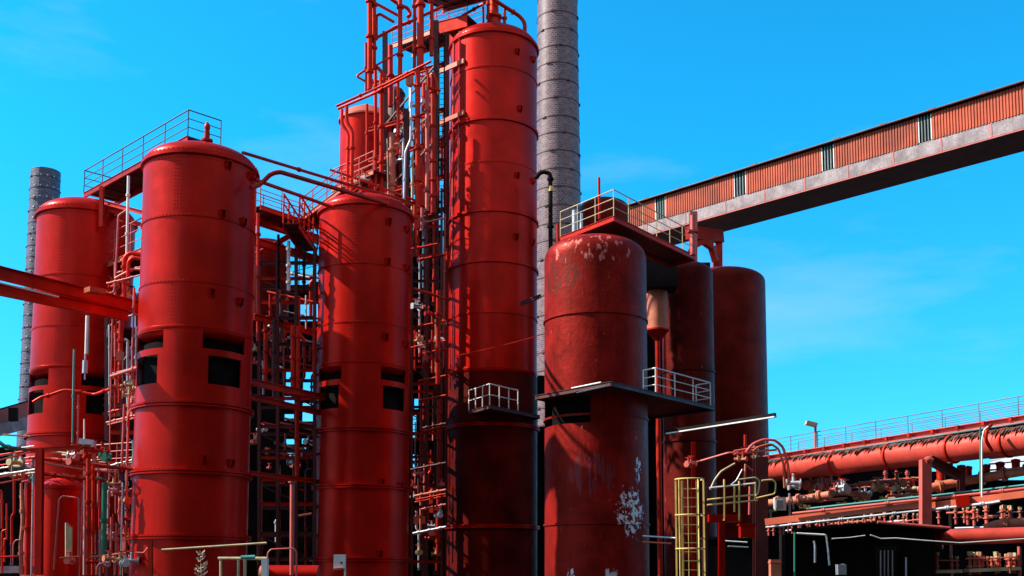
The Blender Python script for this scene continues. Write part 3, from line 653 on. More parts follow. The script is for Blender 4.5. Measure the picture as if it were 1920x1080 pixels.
PL = [
 ('pale thin pipe with a top bend in front of the lower left walkway', [(241, 392, 51), (222, 404, 51), (217, 515, 51), (214, 548, 51), (196, 552, 51)], 1.9, 'pinkred', 0),
 ('pale upright pipe hanging from the high left walkway', [(241, 330, 50.5), (240, 372, 50.5), (238, 475, 50.5)], 2.6, 'white', 2),
 ('short fat red upright pipe above the square valve box', [(228, 575, 52), (226, 660, 52)], 4.6, 'red2', 2),
 ('red pipe running down beside the big left tower', [(252, 540, 49), (248, 690, 49)], 2.4, 'pinkred', 2),
 ('thick red hairpin pipe left of the big tower, outer', [(233, 560, 50.5), (233, 484, 50.5), (243, 474, 50.5), (272, 478, 50.5)], 4.2, 'red2', 1),
 ('thick red hairpin pipe left of the big tower, inner', [(240, 520, 50.2), (241, 490, 50.2), (250, 483, 50.2), (272, 487, 50.2)], 3.6, 'red2', 0),
 ('pale branch pipe reaching the big left tower at mid height', [(216, 522, 50.5), (250, 504, 50.2), (275, 506, 50)], 2.6, 'pinkred', 1),
 ('pinkish pipe entering the upper left opening of the big tower', [(208, 706, 50), (262, 688, 48), (284, 683, 47.2), (310, 684, 47.6)], 3.4, 'pinkred', 1),
 ('wavy pipe crossing in front of the left tower', [(62, 754, 52), (78, 744, 52), (90, 742, 52), (120, 731, 52), (142, 733, 52), (176, 740, 52), (214, 727, 51)], 2.8, 'red2', 3),
 ('slim pale pipe standing in front of the left tower', [(211, 598, 50), (207, 760, 50), (205, 900, 50)], 1.4, 'pinkred', 3),
 ('slim dark red pipe with joints in front of the left tower', [(147, 740, 51), (146, 836, 51)], 1.8, 'pinkred', 2),
 ('pale slanting pipe low beside the big tower', [(233, 758, 49), (228, 884, 49)], 2.0, 'pinkred', 2),
 ('tall pale pipe beside the lower part of the big tower', [(242, 742, 48.6), (238, 884, 48.6), (236, 1075, 48.6)], 2.2, 'pinkred', 4),
 ('pale pipe with a branch leaning to the big tower', [(251, 758, 48.5), (241, 775, 48.5), (238, 800, 48.5)], 1.6, 'pinkred', 0),
 ('thin green-white pipe hugging the foot of the big tower', [(249, 825, 47.8), (250, 850, 47.8), (247, 900, 47.8)], 1.8, 'teal', 1),
 ('pale grey pipe hugging the skirt of the big tower', [(256, 612, 49), (255, 690, 49)], 2.6, 'grey', 2),
 ('green pipe upright beside the low left columns', [(196, 905, 46), (194, 1045, 46)], 5.2, 'green', 1),
 ('bright vertical red main at the bottom left', [(54, 905, 46), (52, 1078, 46)], 6.0, 'red', 1),
 ('lumpy pink lagged pipe at the bottom left', [(41, 918, 46), (43, 980, 46), (39, 1020, 46), (41, 1078, 46)], 3.6, 'lag', 2),
 ('red hoop-shaped handrail at the bottom left corner', [(24, 1060, 44), (25, 1020, 44), (29, 1013, 44), (37, 1012, 44), (38, 1078, 44)], 1.3, 'pinkred', 0),
 ('long red hand rail low at the left edge', [(-30, 1046, 44), (33, 1043, 44)], 1.8, 'red', 0),
 ('narrow arch-shaped pipe frame in front of the small red vessel', [(101, 1068, 45), (111, 936, 45), (118, 930, 45), (148, 934, 45), (147, 1045, 45)], 1.6, 'pinkred', 0),
 ('dark red standpipe left of the green pipe', [(166, 860, 46), (165, 1078, 46)], 4.2, 'red2', 4),
 ('second dark red standpipe left of the green pipe', [(175, 870, 46.4), (174, 1078, 46.4)], 3.0, 'red2', 4),
 ('orange rail pipe low beside the green pipe', [(168, 1045, 45.5), (236, 1037, 45.5)], 1.8, 'orange', 0),
 ('short orange pipe low in front of the small vessel', [(112, 1046, 45), (150, 1043, 45)], 1.6, 'orange', 0),
 ('small red gooseneck pipe at the foot of the green pipe', [(181, 1078, 45), (182, 1062, 45), (189, 1056, 45), (207, 1055, 45), (209, 970, 45)], 2.0, 'pinkred', 1),
 ('upper sunlit horizontal pipe right of the dark red left post', [(82, 860, 47), (168, 872, 47), (262, 880, 47)], 3.6, 'red2', 3),
 ('middle horizontal pipe right of the dark red left post', [(82, 868, 46.5), (160, 881, 46.5), (222, 886, 46.5)], 1.8, 'pinkred', 2),
 ('lower horizontal pipe right of the dark red left post', [(82, 889, 47), (160, 897, 47)], 4.0, 'red2', 2),
 ('yellowish horizontal pipe right of the dark red left post', [(84, 845, 48), (152, 853, 48)], 2.0, 'cream', 2),
 ('green bent pipe entering low at the left edge', [(-20, 818, 44), (0, 830, 44), (10, 838, 44), (48, 843, 45)], 3.6, 'green', 1),
 ('cream horizontal pipe low at the left edge', [(5, 815, 48), (56, 818, 48.5)], 1.8, 'cream', 0),
 ('upper pale sloping pipe at the left edge', [(-20, 868, 43), (56, 848, 46)], 1.6, 'pinkred', 0),
 ('lower pale sloping pipe at the left edge', [(-20, 899, 43), (48, 885, 46)], 1.5, 'pinkred', 0),
 ('lowest pale sloping pipe at the left edge', [(-20, 910, 43), (52, 896, 46)], 1.5, 'pinkred', 0),
 ('pale pipe rising beside the dark red left post', [(62, 888, 45), (59, 1078, 45)], 1.6, 'grey', 0),
 ('pink pipe rising right of the dark red left post', [(82, 925, 45), (78, 1068, 45)], 1.6, 'pinkred', 0),
 ('slim pipe low beside the green pipe, right', [(230, 905, 46), (226, 1078, 46)], 1.6, 'grey', 3),
 ('slim red pipe low beside the big tower', [(218, 980, 46), (216, 1078, 46)], 1.6, 'pinkred', 2),
 ('small green drain pipe right of the wavy pipe', [(139, 655, 51), (138, 700, 51), (136, 830, 51)], 1.8, 'teal', 1),
]
for lab, pl, r, m, fl in PL: pipe(lab, pl, r, m, fl=fl)
# level gauge, valve box, floodlight
lg = thing('level_gauge', 'pale glass level gauge hanging in front of the left tower', 'gauge', P(163, 1000, 51))
b = MB(); b.tube([P(164, 592, 51), P(162, 664, 51)], .085, 12); b.build('gauge_glass', M['white'], lg)
b = MB(); b.tube([P(167, 592, 51), P(165.5, 664, 51)], .035, 8); b.build('gauge_pipe', M['teal'], lg)
b = MB(); b.tube([P(160, 676, 51), P(159, 700, 51)], .12, 14); b.tube([P(160, 664, 51), P(159, 712, 51)], .04, 8); b.build('gauge_valve', M['grey'], lg)
b = MB(); b.box(P(225, 668, 51.5), (.28, .25, .45)); b.tube([P(225, 655, 51.5), P(225, 684, 51.5)], .09, 10); tag(b.build('valve_box', M['orange'], None), 'square orange valve box under the short fat pipe', 'valve box')
fl_ = thing('floodlight', 'pale lilac floodlight housing on a thin pole low in front of the left tower', 'lamp', P(158, 1078, 47))
b = MB(); b.tube([P(157, 1078, 47), P(158, 786, 47)], .035, 8); b.build('pole', M['white'], fl_)
b = MB(); b.box(P(164, 829, 46.9), (.62, .4, .22), (1, .1, -.12)); b.build('lamp_housing', M['grey'], fl_)
b = MB(); b.box(P(167, 836, 46.9), (.45, .34, .05), (1, .1, -.05)); b.build('lamp_glass', M['white'], fl_)
# low left vessel and post
sv = thing('small_vessel', 'small red upright vessel behind the pipe frame at the bottom left', 'vessel', P(116, 1078, 48)); c = P(116, 920, 48); Rv = 37 * 48 / F
b = MB(); b.lathe(c, [(Rv, 0), (Rv, Z(918, 48))], 48); b.build('vessel_body', M['red'], sv)
b = MB(); b.lathe(c, [(Rv, Z(918, 48)), (Rv + .1, Z(918, 48)), (Rv + .1, Z(913, 48)), (Rv * .9, Z(905, 48)), (Rv * .5, Z(898, 48)), (.02, Z(896, 48))], 48); b.build('vessel_head', M['red'], sv)
beam('dark red steel post standing at the bottom left', (73, 1078, 44.5), (75, 840, 44.5), .26, .26, 'red')
beam('dark red cross beam on the bottom left post', (40, 846, 46.5), (170, 838, 46.5), .12, .2, 'red2')
lt = thing('pipe_trestle', 'cream bundle of standing pipes in front of the small red vessel', 'support', P(128, 1078, 45.5))
for i, x in enumerate((125, 129, 133)):
    b = MB(); b.tube([P(x, 1047, 45.5), P(x, 980 + 4 * i, 45.5)], .06, 10); b.build('standing_pipe', M['cream'], lt)
# far-left distant conveyor gallery
gA, gB = P(-60, 790, 66), P(58, 757, 72)
gl = thing('conveyor_gallery', 'orange clad gallery roof low at the left edge in front of the slim chimney', 'building', gA)
def gal(ya, yb, name, m, t=.3, off=0):
    a0, a1 = P(-60, ya[0], 66), P(58, ya[1], 72); b0, b1 = P(-60, yb[0], 66), P(58, yb[1], 72); o = V(.1, t, 0); e = V(0, -off, 0)
    b = MB(); b.mesh([b0 + e, b1 + e, a1 + e, a0 + e, b0 + o, b1 + o, a1 + o, a0 + o], [(0, 1, 2, 3), (7, 6, 5, 4), (0, 4, 5, 1), (1, 5, 6, 2), (2, 6, 7, 3), (3, 7, 4, 0)]); return b.build(name, M[m], gl)
gal((786, 752), (808, 776), 'cladding', 'clad'); gal((783, 749), (785.8, 751.8), 'roof_edge', 'black', 3); gal((808.2, 776.2), (830, 800), 'base_wall', 'concrete', .3)
b = MB(); b.bar(P(25, 765, 68.7), P(25, 790, 68.7), .5, .3); b.build('downpipe', M['black'], gl)
wall('black sooty shed wall at the bottom left corner', -60, 838, 70, 1079, 62, [], name='shed_wall')
wall('black sooty wall low between the two left towers', 196, 640, 268, 1080, 66, [(252, 655, 260, 668)], name='works_wall')  # black sheet standing in for the shade between the two towers
b = MB(); b.bar(P(-60, 1069, 50), P(64, 1068, 50), 3, .3); tag(b.build('slab', M['concrete'], None), 'pale concrete slab low at the bottom left corner', 'slab')

# ------------------------------------------------------------------ between the big left tower and the middle tower
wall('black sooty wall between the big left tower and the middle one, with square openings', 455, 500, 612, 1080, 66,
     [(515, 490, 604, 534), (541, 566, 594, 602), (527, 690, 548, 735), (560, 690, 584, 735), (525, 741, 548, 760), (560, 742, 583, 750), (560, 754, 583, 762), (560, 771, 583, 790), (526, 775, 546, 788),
      (526, 822, 552, 833), (526, 845, 552, 856), (560, 821, 576, 832), (562, 838, 573, 842)], name='works_wall')  # black sheet added so this gap reads as deep shade
pipe('long straight red pipe from the top of the big left tower to the pipe rack', [(455, 286, 47), (640, 342, 54), (800, 388, 62)], 3.4, 'red2', fl=2)
pipe('red pipe with a swan-neck bend from the big left tower to the pipe rack', [(470, 352, 46.5), (487, 347, 47), (508, 326, 47.2), (524, 322, 47.4), (655, 361, 52), (770, 396, 57)], 4.6, 'red2', fl=0)
pipe('red pipe below the swan-neck pipe, ending at the dome of the middle tower', [(478, 337, 47.6), (560, 366, 51), (625, 389, 54)], 3.8, 'red2', fl=0)
walkway('footbridge with thin railings between the big left tower and the middle tower', P(488, 384, 55.2), P(603, 424, 58.6), 1.5, m='red2', rm='red2', rails=('near', 'far'), h=1.25, thick=.25, sp=1.5)
walkway('short side landing with railings beside the dome of the middle tower', P(560, 412, 58), P(640, 352, 55.5), 1.2, m='orange', rm='red2', rails=('near', 'far'), h=1.1, thick=.25, sp=1.5)
ML = [('highest dark red girder below the footbridge', (476, 452, 55), (612, 492, 58), .25, .40), ('second girder between the left and middle tower', (476, 594, 54.5), (612, 630, 58), .25, .32),
      ('third girder between the left and middle tower', (470, 716, 50), (640, 752, 57), .25, .30), ('fourth girder between the left and middle tower', (470, 744, 50), (625, 780, 57), .25, .26),
      ('lowest girder between the left and middle tower', (462, 886, 50), (615, 906, 57), .25, .20), ('diagonal dark brace below the footbridge', (480, 478, 56), (600, 410, 60), .25, .25),
      ('dark stub beam behind the footbridge', (480, 412, 57), (604, 452, 62), .3, .5)]
for lab, a, c, w, h in ML: beam(lab, a, c, w, h, 'red2')
for i, (x, y0, y1, r, m) in enumerate([(484, 400, 640, 3.5, 'red2'), (498, 600, 720, 4.0, 'red2'), (513, 600, 722, 3.6, 'darkred'), (549, 610, 730, 4.2, 'red2'), (559, 612, 735, 3.8, 'red2'), (541, 452, 545, 3.4, 'white'), (557, 755, 892, 3.8, 'red2'), (522, 440, 540, 2.6, 'black'), (570, 450, 545, 2.6, 'black'), (588, 600, 712, 2.0, 'red2')]):
    pipe(ORD[i] + ' upright pipe in the gap between the big left tower and the middle tower', [(x, y0, 55), (x, y1, 55)], r, m, fl=3)
walkway('far service walkway seen against the sky between the left and middle tower', P(520, 548, 64), P(602, 522, 61.5), 1.2, m='black', rm='black', rails=('near',), h=2.0, nr=4)
walkway('narrow railed catwalk just left of the dome of the middle tower', V(-12.6, 53.6, 19.3), V(-12.6, 58.2, 19.3), .8, side=-1, m='red2', rm='red2', rails=('near', 'far'), h=1.5, nr=3, sp=1.2, thick=.3, r=.045)
vs_ = thing('dark_vessel', 'dark red round vessel deep in the gap below the footbridge', 'vessel', P(496, 1078, 62)); c = P(498, 560, 62)
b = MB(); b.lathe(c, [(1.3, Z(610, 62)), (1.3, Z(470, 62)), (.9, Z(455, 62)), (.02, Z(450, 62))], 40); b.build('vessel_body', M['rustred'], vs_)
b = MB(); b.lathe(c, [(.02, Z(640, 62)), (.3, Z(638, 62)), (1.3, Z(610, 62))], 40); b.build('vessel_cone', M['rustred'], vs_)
# foreground bits at the bottom
fp = thing('standpipe', 'slim sunlit red standpipe with a flat cap at the bottom centre', 'pipe', P(548, 1078, 38))
b = MB(); b.tube([P(547, 1078, 38), P(548, 906, 38)], .075, 14); b.build('pipe_run', M['pinkred'], fp)
b = MB(); b.disc(P(548, 904, 38), (0, 0, 1), .14, .04); b.build('cap', M['pinkred'], fp)
pipe('small curved handrail at the bottom centre', [(502, 1082, 37), (502, 1037, 37), (508, 1030, 37), (550, 1028, 37), (556, 1034, 37), (556, 1082, 37)], 1.6, 'pinkred', name='handrail', cat='handrail')
dr = thing('lying_drum', 'red drum lying at the bottom centre behind the handrail', 'drum', P(545, 1078, 38.5))
b = MB(); b.tube([P(505, 1078, 38.5), P(598, 1078, 38.5)], .34, 32); b.build('drum_body', M['red'], dr)
b = MB(); b.tube([P(489, 1080, 38), P(500, 1080, 38)], .36, 24); b.build('drum_end', M['lag'], dr)
pipe('orange bar sticking out in the dark behind the standpipe', [(560, 967, 46), (584, 963, 46)], 2.4, 'orange', name='bar', cat='bar')
pipe('long thin cream rod across the foot of the big left tower', [(303, 1031, 38), (500, 1018, 38)], 1.9, 'cream', name='rod', cat='rod')
beam('dark red post at the foot of the big left tower', (282, 1085, 38), (282, 1012, 38), .14, .14, 'red2')
pipe('short pale hooked pipe left of the post at the foot of the big tower', [(252, 1036, 38), (270, 1037, 38), (276, 1028, 38), (280, 1028, 38)], 1.6, 'pinkred', name='hook', cat='pipe')
yf = thing('pipe_stand', 'cream and green pipe frame at the bottom in front of the big left tower', 'frame', P(450, 1078, 36))
for x in (414, 447, 459): b = MB(); b.tube([P(x, 1085, 36), P(x, 1047, 36)], .045, 8); b.build('leg', M['cream'], yf)
b = MB(); b.tube([P(409, 1047, 36), P(500, 1047, 36)], .05, 8); b.build('top_rail', M['cream'], yf)
b = MB(); b.tube([P(452, 1045, 35.8), P(478, 1044, 35.8)], .06, 8); b.build('clamp', M['teal'], yf)
b = MB(); b.bar(P(497, 1085, 36), P(497, 1047, 36), .2, .2); b.build('end_plate', M['white'], yf)
sb = thing('signal_box', 'small white junction box on a thin post at the bottom, below the middle tower', 'box', P(637, 1078, 34))
b = MB(); b.box(P(637, 1053, 34), (.36, .14, .44)); b.build('cabinet', M['white'], sb)
b = MB(); b.box(P(640, 1055, 33.92), (.05, .03, .05)); b.build('keyhole', M['black'], sb)
b = MB(); b.box(P(633, 1067, 33.95), (.3, .2, .06), (1, 0, .1)); b.build('drip_shelf', M['orange'], sb)
b = MB(); b.tube([P(647, 1100, 34), P(647, 1042, 34)], .03, 8); b.build('post', M['white'], sb)
# dry weed
random.seed(11)
pb = thing('weed', 'spindly pale weed standing in front of the big left tower', 'plant', P(378, 1084, 33))
b = MB(); b.tube([P(379, 1100, 33), P(377, 1060, 33), P(375, 1032, 33)], lambda t: .02 * (1 - .6 * t), 6); b.build('stem', M['twig'], pb)
b = MB()
for k in range(14):
    y = 1038 + k * 3.4; sx = (-1) ** k; l = (6 + k * .7) * random.uniform(.55, 1.25); x = 376 + k * .15; y += random.uniform(-3, 3)
    b.tube([P(x, y, 33), P(x + sx * l * .5, y + 1, 33 + random.uniform(-.1, .1)), P(x + sx * l, y - 3 - random.random() * 3, 33 + random.uniform(-.2, .2))], .013, 5)
    for t in (.35, .6, .85, 1):
        q = P(x + sx * l * t, y - 3.5 * t * t, 33); b.mesh([q + V(-.02, 0, 0), q + V(sx * .03, .02, .07), q + V(sx * .05, 0, .03), q + V(0, -.02, -.02)], [(0, 1, 2, 3)])
b.build('leaves', M['twig'], pb)
# ------------------------------------------------------------------ tall pipe rack between the middle and the tallest tower
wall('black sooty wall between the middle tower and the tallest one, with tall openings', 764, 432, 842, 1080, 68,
     [(783, 432, 792, 487), (797, 442, 811, 493), (820, 440, 829, 480), (785, 640, 803, 670), (782, 676, 808, 700), (773, 746, 804, 767), (771, 777, 778, 825), (781, 777, 804, 825), (768, 851, 776, 876), (780, 852, 800, 876)], name='works_wall')  # another added black sheet, standing in for shade in this gap
gr_ = thing('window_grille', 'dark window grille in an opening between the middle and the tallest tower', 'grille', P(788, 1078, 67.7))
for x in (785, 791, 797): b = MB(); b.bar(P(x, 826, 67.6), P(x, 776, 67.6), .05, .05); b.build('upright_bar', M['black'], gr_)
for y in (786, 796, 806, 816): b = MB(); b.bar(P(768, y, 67.7), P(806, y, 67.7), .05, .05); b.build('cross_bar', M['black'], gr_)
rk = thing('pipe_rack', 'tall open steel frame holding the upright pipes left of the tallest tower', 'steel frame', P(740, 1078, 64))
for x, Y, y0 in [(722, 66, 60), (818, 63, 40), (838, 67, 40), (762, 62.5, 205)]:
    b = MB(); b.ibeam(P(x, 1078, Y), P(x, y0, Y), .3, .3, .03); b.build('column', M['darkred'], rk)
for y in (120, 205, 262, 330, 392):
    b = MB(); b.ibeam(P(690, y + 40, 66), P(835, y, 63), .18, .25, .02); b.build('cross_beam', M['red2'], rk)
for y0, y1 in ((205, 120), (330, 262), (262, 205)):
    b = MB(); b.bar(P(722, y0 + 30, 66), P(818, y1, 63), .1, .1); b.build('diagonal_brace', M['darkred'], rk)
bv = thing('top_vessel', 'red round vessel behind the upright pipes, upper centre', 'vessel', P(688, 1078, 68)); c = P(688, 230, 68); Rv = 51 * 68 / F
b = MB(); b.lathe(c, [(Rv, Z(385, 68)), (Rv, Z(232, 68))], 64); b.lathe(c, [(Rv + .004, Z(322, 68)), (Rv + .05, Z(322, 68)), (Rv + .05, Z(318, 68)), (Rv + .004, Z(318, 68))], 64); b.build('vessel_body', M['red'], bv)
b = MB(); b.lathe(c, [(Rv, Z(232, 68)), (Rv + .12, Z(232, 68)), (Rv + .12, Z(229, 68)), (Rv * .8, Z(214, 68)), (Rv * .4, Z(204, 68)), (.02, Z(201, 68))], 64); b.build('vessel_head', M['orange'], bv)
b = MB(); b.lathe(c, [(.3, 0), (.3, Z(430, 68)), (Rv, Z(385, 68))], 32); b.build('vessel_support', M['darkred'], bv)
UP = [(686, 80, 175, 61, 2.4, 'red2'), (693, -30, 168, 60.5, 5.2, 'red2'), (701, -30, 130, 60.8, 4.4, 'red2'), (704, 130, 400, 61.5, 3.2, 'red2'), (715, 140, 405, 62, 4.8, 'red2'), (732, 85, 200, 63, 5, 'red2'),
      (746, 150, 290, 61.5, 3.6, 'red2'), (750, -30, 148, 61, 4.6, 'red2'), (756, 260, 395, 60.5, 2.4, 'grey'), (769, 160, 275, 62.5, 2.6, 'grey'), (777, -30, 140, 61.2, 3.4, 'red2'), (783, 130, 430, 60.5, 5.4, 'red2'),
      (788, -30, 130, 60.6, 7.0, 'red2'), (801, 170, 396, 60.8, 4.2, 'pinkred'), (809, -30, 105, 60.9, 4.0, 'red2'), (812, 140, 400, 60.2, 5.0, 'red2'), (688, 195, 305, 62, 2.8, 'red2'), (773, 290, 400, 60.9, 2.6, 'cream'), (793, 310, 390, 62, 3.2, 'red2'), (820, 330, 372, 60.5, 2.2, 'red2')]
UP.sort(); UP = [(a, b_, c_, d_, e_ * 1.0, f_) for a, b_, c_, d_, e_, f_ in UP]
for i, (x, y0, y1, Y, r, m) in enumerate(UP):
    pipe(ORD[i] + ' upright pipe from the left on the tall pipe rack', [(x, y1, Y), (x + .4, (y0 + y1) / 2, Y), (x, y0, Y)], r, m, group='upright pipes on the tall pipe rack', fl=max(1, int((y1 - y0) / 60)))
random.seed(5)
for i in range(20):
    x = 730 + i * 5.4 + random.uniform(-2, 2); y0 = random.uniform(150, 330); y1 = min(425, y0 + random.uniform(70, 200)); Y = random.uniform(65, 68)
    k = random.uniform(-5, 5)
    pipe(ORD[i] + ' thin pipe in the rear row of the tall pipe rack', [(x, y1, Y), (x, (y0 + y1) / 2, Y), (x + k, (y0 + y1) / 2 - 8, Y), (x + k, y0, Y)], random.uniform(1.6, 3.8), random.choice(['red2', 'red2', 'pinkred', 'darkred', 'darkred', 'black']), group='rear pipes of the tall pipe rack', fl=2)
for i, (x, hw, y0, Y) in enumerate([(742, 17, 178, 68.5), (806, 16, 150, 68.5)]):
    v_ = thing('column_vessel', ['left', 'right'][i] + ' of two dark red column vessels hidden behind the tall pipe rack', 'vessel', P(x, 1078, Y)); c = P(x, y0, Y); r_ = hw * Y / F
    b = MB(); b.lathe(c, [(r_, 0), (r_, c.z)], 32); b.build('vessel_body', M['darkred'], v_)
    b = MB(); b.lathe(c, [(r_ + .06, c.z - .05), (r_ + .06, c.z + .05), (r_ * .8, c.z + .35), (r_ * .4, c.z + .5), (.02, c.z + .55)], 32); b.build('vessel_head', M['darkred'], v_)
NP = [
 ('long sloping header pipe across the front of the tall pipe rack, upper', [(631, 199, 61), (720, 159, 60), (808, 115, 58.5)], 2.4, 'red2', 2),
 ('long sloping header pipe across the front of the tall pipe rack, lower', [(634, 204, 61), (700, 176, 60), (780, 134, 59), (783, 160, 59)], 2.6, 'red2', 1),
 ('left dog-leg pipe in front of the top vessel', [(641, 205, 60.5), (641, 232, 60.5), (653, 250, 60.5), (651, 355, 60.5)], 3.2, 'red2', 1),
 ('right dog-leg pipe in front of the top vessel', [(650, 200, 60.3), (650, 228, 60.3), (661, 246, 60.3), (659, 360, 60.3)], 3.6, 'red2', 1),
 ('small pointed loop pipe left of the tall pipe rack', [(690, 128, 61), (668, 143, 61), (686, 153, 61), (700, 150, 61)], 2.2, 'red2', 0),
 ('upper slanting pipe against the sky over the rack', [(700, 4, 61), (750, 31, 62.5)], 3.0, 'red2', 0),
 ('middle slanting pipe with an elbow against the sky', [(706, 75, 61), (706, 30, 61), (712, 26, 61), (738, 41, 62.5)], 3.0, 'red2', 0),
 ('curved top pipe with a hook against the sky', [(722, -10, 61), (750, 10, 61.5), (765, 15, 62), (770, 28, 62), (763, 33, 62)], 3.6, 'red2', 0),
 ('pipe rising to the right across the upper rack', [(704, 72, 61), (735, 55, 61.3), (775, 38, 61.6), (830, 12, 62)], 3.2, 'red2', 1),
 ('dark pipe rising to the right in the middle of the upper rack', [(706, 122, 61), (745, 100, 61.3), (808, 68, 62)], 2.0, 'red2', 0),
 ('red bent pipe low left of the upper rack', [(700, 120, 61), (712, 130, 61), (720, 142, 61), (718, 170, 61)], 3.6, 'red2', 0),
 ('fat pipe with a rounded elbow in the middle of the rack', [(766, 140, 60.5), (764, 158, 60.5), (771, 160, 60.5), (771, 140, 60.5)], 4.5, 'lag', 0),
 ('purple-grey pipe with a dog-leg in the middle of the rack', [(771, 165, 60), (770, 262, 60), (760, 285, 60), (757, 395, 60)], 2.2, 'grey', 2),
 ('slanting pipe pair joining the upright pipes, left', [(797, 125, 60), (803, 142, 60), (803, 165, 60), (826, 170, 60)], 2.8, 'red2', 0),
 ('slanting pipe pair joining the upright pipes, right', [(812, 135, 60), (818, 150, 60), (821, 170, 60)], 2.8, 'red2', 0),
 ('pipe with a right-angle bend low at the right of the rack', [(803, 340, 60), (820, 334, 60), (822, 360, 60), (814, 368, 60)], 2.0, 'red2', 0),
 ('lagged vertical pipe low in the middle of the rack', [(735, 250, 62), (735, 380, 62)], 6.5, 'lag', 2),
 ('cream elbow pipe in the middle of the rack', [(752, 290, 61), (752, 276, 61), (747, 270, 61), (740, 272, 61)], 3.4, 'lag', 0),
 ('thin line along the left wall of the rack', [(726, 260, 61), (728, 390, 61)], 1.2, 'cream', 0),
 ('upper of two thin pipes over the dome of the middle tower', [(618, 318, 58), (700, 346, 59), (790, 380, 61)], 2.2, 'red2', 1),
 ('lower of two thin pipes over the dome of the middle tower', [(618, 337, 57), (700, 361, 58), (795, 392, 60)], 2.4, 'red2', 1),
 ('red pipe down the left side of the tallest tower', [(834, 402, 63), (832, 560, 63), (830, 690, 63)], 2.2, 'pinkred', 4),
 ('thick dark pipe beside the middle tower', [(778, 385, 58.5), (779, 480, 58.5)], 3.5, 'red2', 2),
 ('pinkish pipe beside the dome of the middle tower', [(791, 390, 59), (791, 432, 59)], 2.6, 'pinkred', 1),
 ('dark red pipe low between the middle and the tallest tower', [(822, 545, 60), (821, 720, 60)], 4.4, 'red2', 2),
 ('orange-red pipe piece low between the middle and the tallest tower', [(823, 750, 62), (823, 822, 62), (822, 930, 62), (821, 1040, 62)], 3.6, 'red2', 6),
 ('sloping pipe crossing the gap right of the middle tower', [(776, 541, 57), (835, 560, 59)], 3.0, 'red2', 1),
]
for lab, pl, r, m, fl in NP: pipe(lab, pl, r, m, fl=fl)
beam('upper flat orange tie bar fixed to the tallest tower', (805, 143, 65), (870, 114, 62.8), .12, .28, 'orange', 'tie_bar', 'beam', ib=False)
beam('lower flat orange tie bar fixed to the tallest tower', (812, 236, 65), (870, 211, 62.8), .12, .26, 'orange', 'tie_bar', 'beam', ib=False)
beam('orange block beam in the gap below the grille', (776, 975, 64), (800, 975, 64), .3, .45, 'lag', ib=False)
walkway('upper platform with railings high on the pipe rack', P(735, 82, 72), P(870, 32, 67), 1.8, m='orange', rm='red2', rails=('near', 'far'), thick=.35, h=1.2)
walkway('small platform with a dark underside beside the top of the tallest tower', P(818, 42, 65), P(876, 34, 64), 1.6, m='red2', rm='red2', rails=('near',), thick=.8, h=1.1)
walkway('topmost platform with railings at the upper edge of the photo', P(775, -5, 66), P(880, -38, 61), 2.2, m='red2', rm='red2', rails=('near', 'far'), thick=.3, h=1.2)
walkway('short railed landing in front of the base of the top vessel', P(622, 352, 64), P(700, 315, 61), 1.2, m='orange', rm='pinkred', rails=('near', 'far'), thick=.3, h=1.1)
# lattice of thin members right of the upper rack
lt2 = thing('lattice_ladder', 'thin dark lattice ladder between the rack and the tallest tower', 'ladder', P(826, 1078, 62))
for x in (823, 833):
    b = MB(); b.tube([P(x, 400, 62), P(x, 60, 62)], .045, 6); b.build('stringer', M['black'], lt2)
z0, z1 = Z(400, 62), Z(60, 62); k = 0
while z0 < z1:
    b = MB(); a = P(823, 400, 62); c = P(833, 400, 62); b.tube([V(a.x, a.y, z0), V(c.x, c.y, z0)], .02, 5); b.build('rung', M['black'], lt2); z0 += .33
# tops of the tallest tower
nz_ = thing('tower_nozzle', 'dark red nozzle with a collar on top of the tallest tower', 'nozzle', P(926, 48, 65)); c = P(926, 45, 65)
b = MB(); b.lathe(c, [(.5, Z(52, 65)), (.48, Z(44, 65)), (.38, Z(37, 65)), (.38, Z(34, 65)), (.5, Z(34, 65)), (.5, Z(30, 65)), (.30, Z(30, 65)), (.28, Z(-30, 65))], 28); b.build('nozzle_body', M['red2'], nz_)
for lab, pl, r in [('arched red pipe over the top of the tallest tower', [(918, -8, 64.46), (930, 2, 64.46), (974, 30, 65), (984, 42, 65), (984, 64, 65)], 4.0), ('short upright pipe on the top of the tallest tower, right', [(946, 18, 64.78), (946, 50, 64.78)], 3.4),
                   ('slim upright pipe on the top of the tallest tower, left', [(906, 50, 64.46), (906, -20, 64.46)], 1.6), ('sloping red pipe reaching the top of the tallest tower from the rack', [(866, 30, 65.54), (912, 4, 64.46)], 2.6),
                   ('upright twin pipe beside the nozzle of the tallest tower', [(915, 36, 64.24), (915, -20, 64.24)], 2.8)]: pipe(lab, pl, r, 'red2', fl=1)
c3 = T3[1]; R3 = T3[2]
def onT3(v, r_=.05): a = v + math.atan2(-(926 - PX), F); return (c3[0] + (R3 + r_) * math.sin(a), c3[1] - (R3 + r_) * math.cos(a))
for lab, v, y0, y1, r in [('thin conduit running down the lit side of the tallest tower', -50, 86, 392, .03), ('second thin conduit at the left edge of the tallest tower', -64, 100, 500, .045)]:
    x, y = onT3(R(v)); b = MB(); b.tube([V(x, y, Z(y1, 65)), V(x, y, Z(y0, 65))], r, 8); tag(b.build('conduit', M['pinkred'], None), lab, 'conduit')
b = MB(); b.tube([P(862, 666, 60.67), P(930, 651, 60.12), P(1006, 631, 59.58)], .03, 6); tag(b.build('cable', M['red2'], None), 'thin taut cable crossing the tallest tower', 'cable')
beam('dark bracket arm sticking out of the right side of the tallest tower', (976, 570, 61.75), (1014, 555, 60.67), .12, .2, 'darkred')
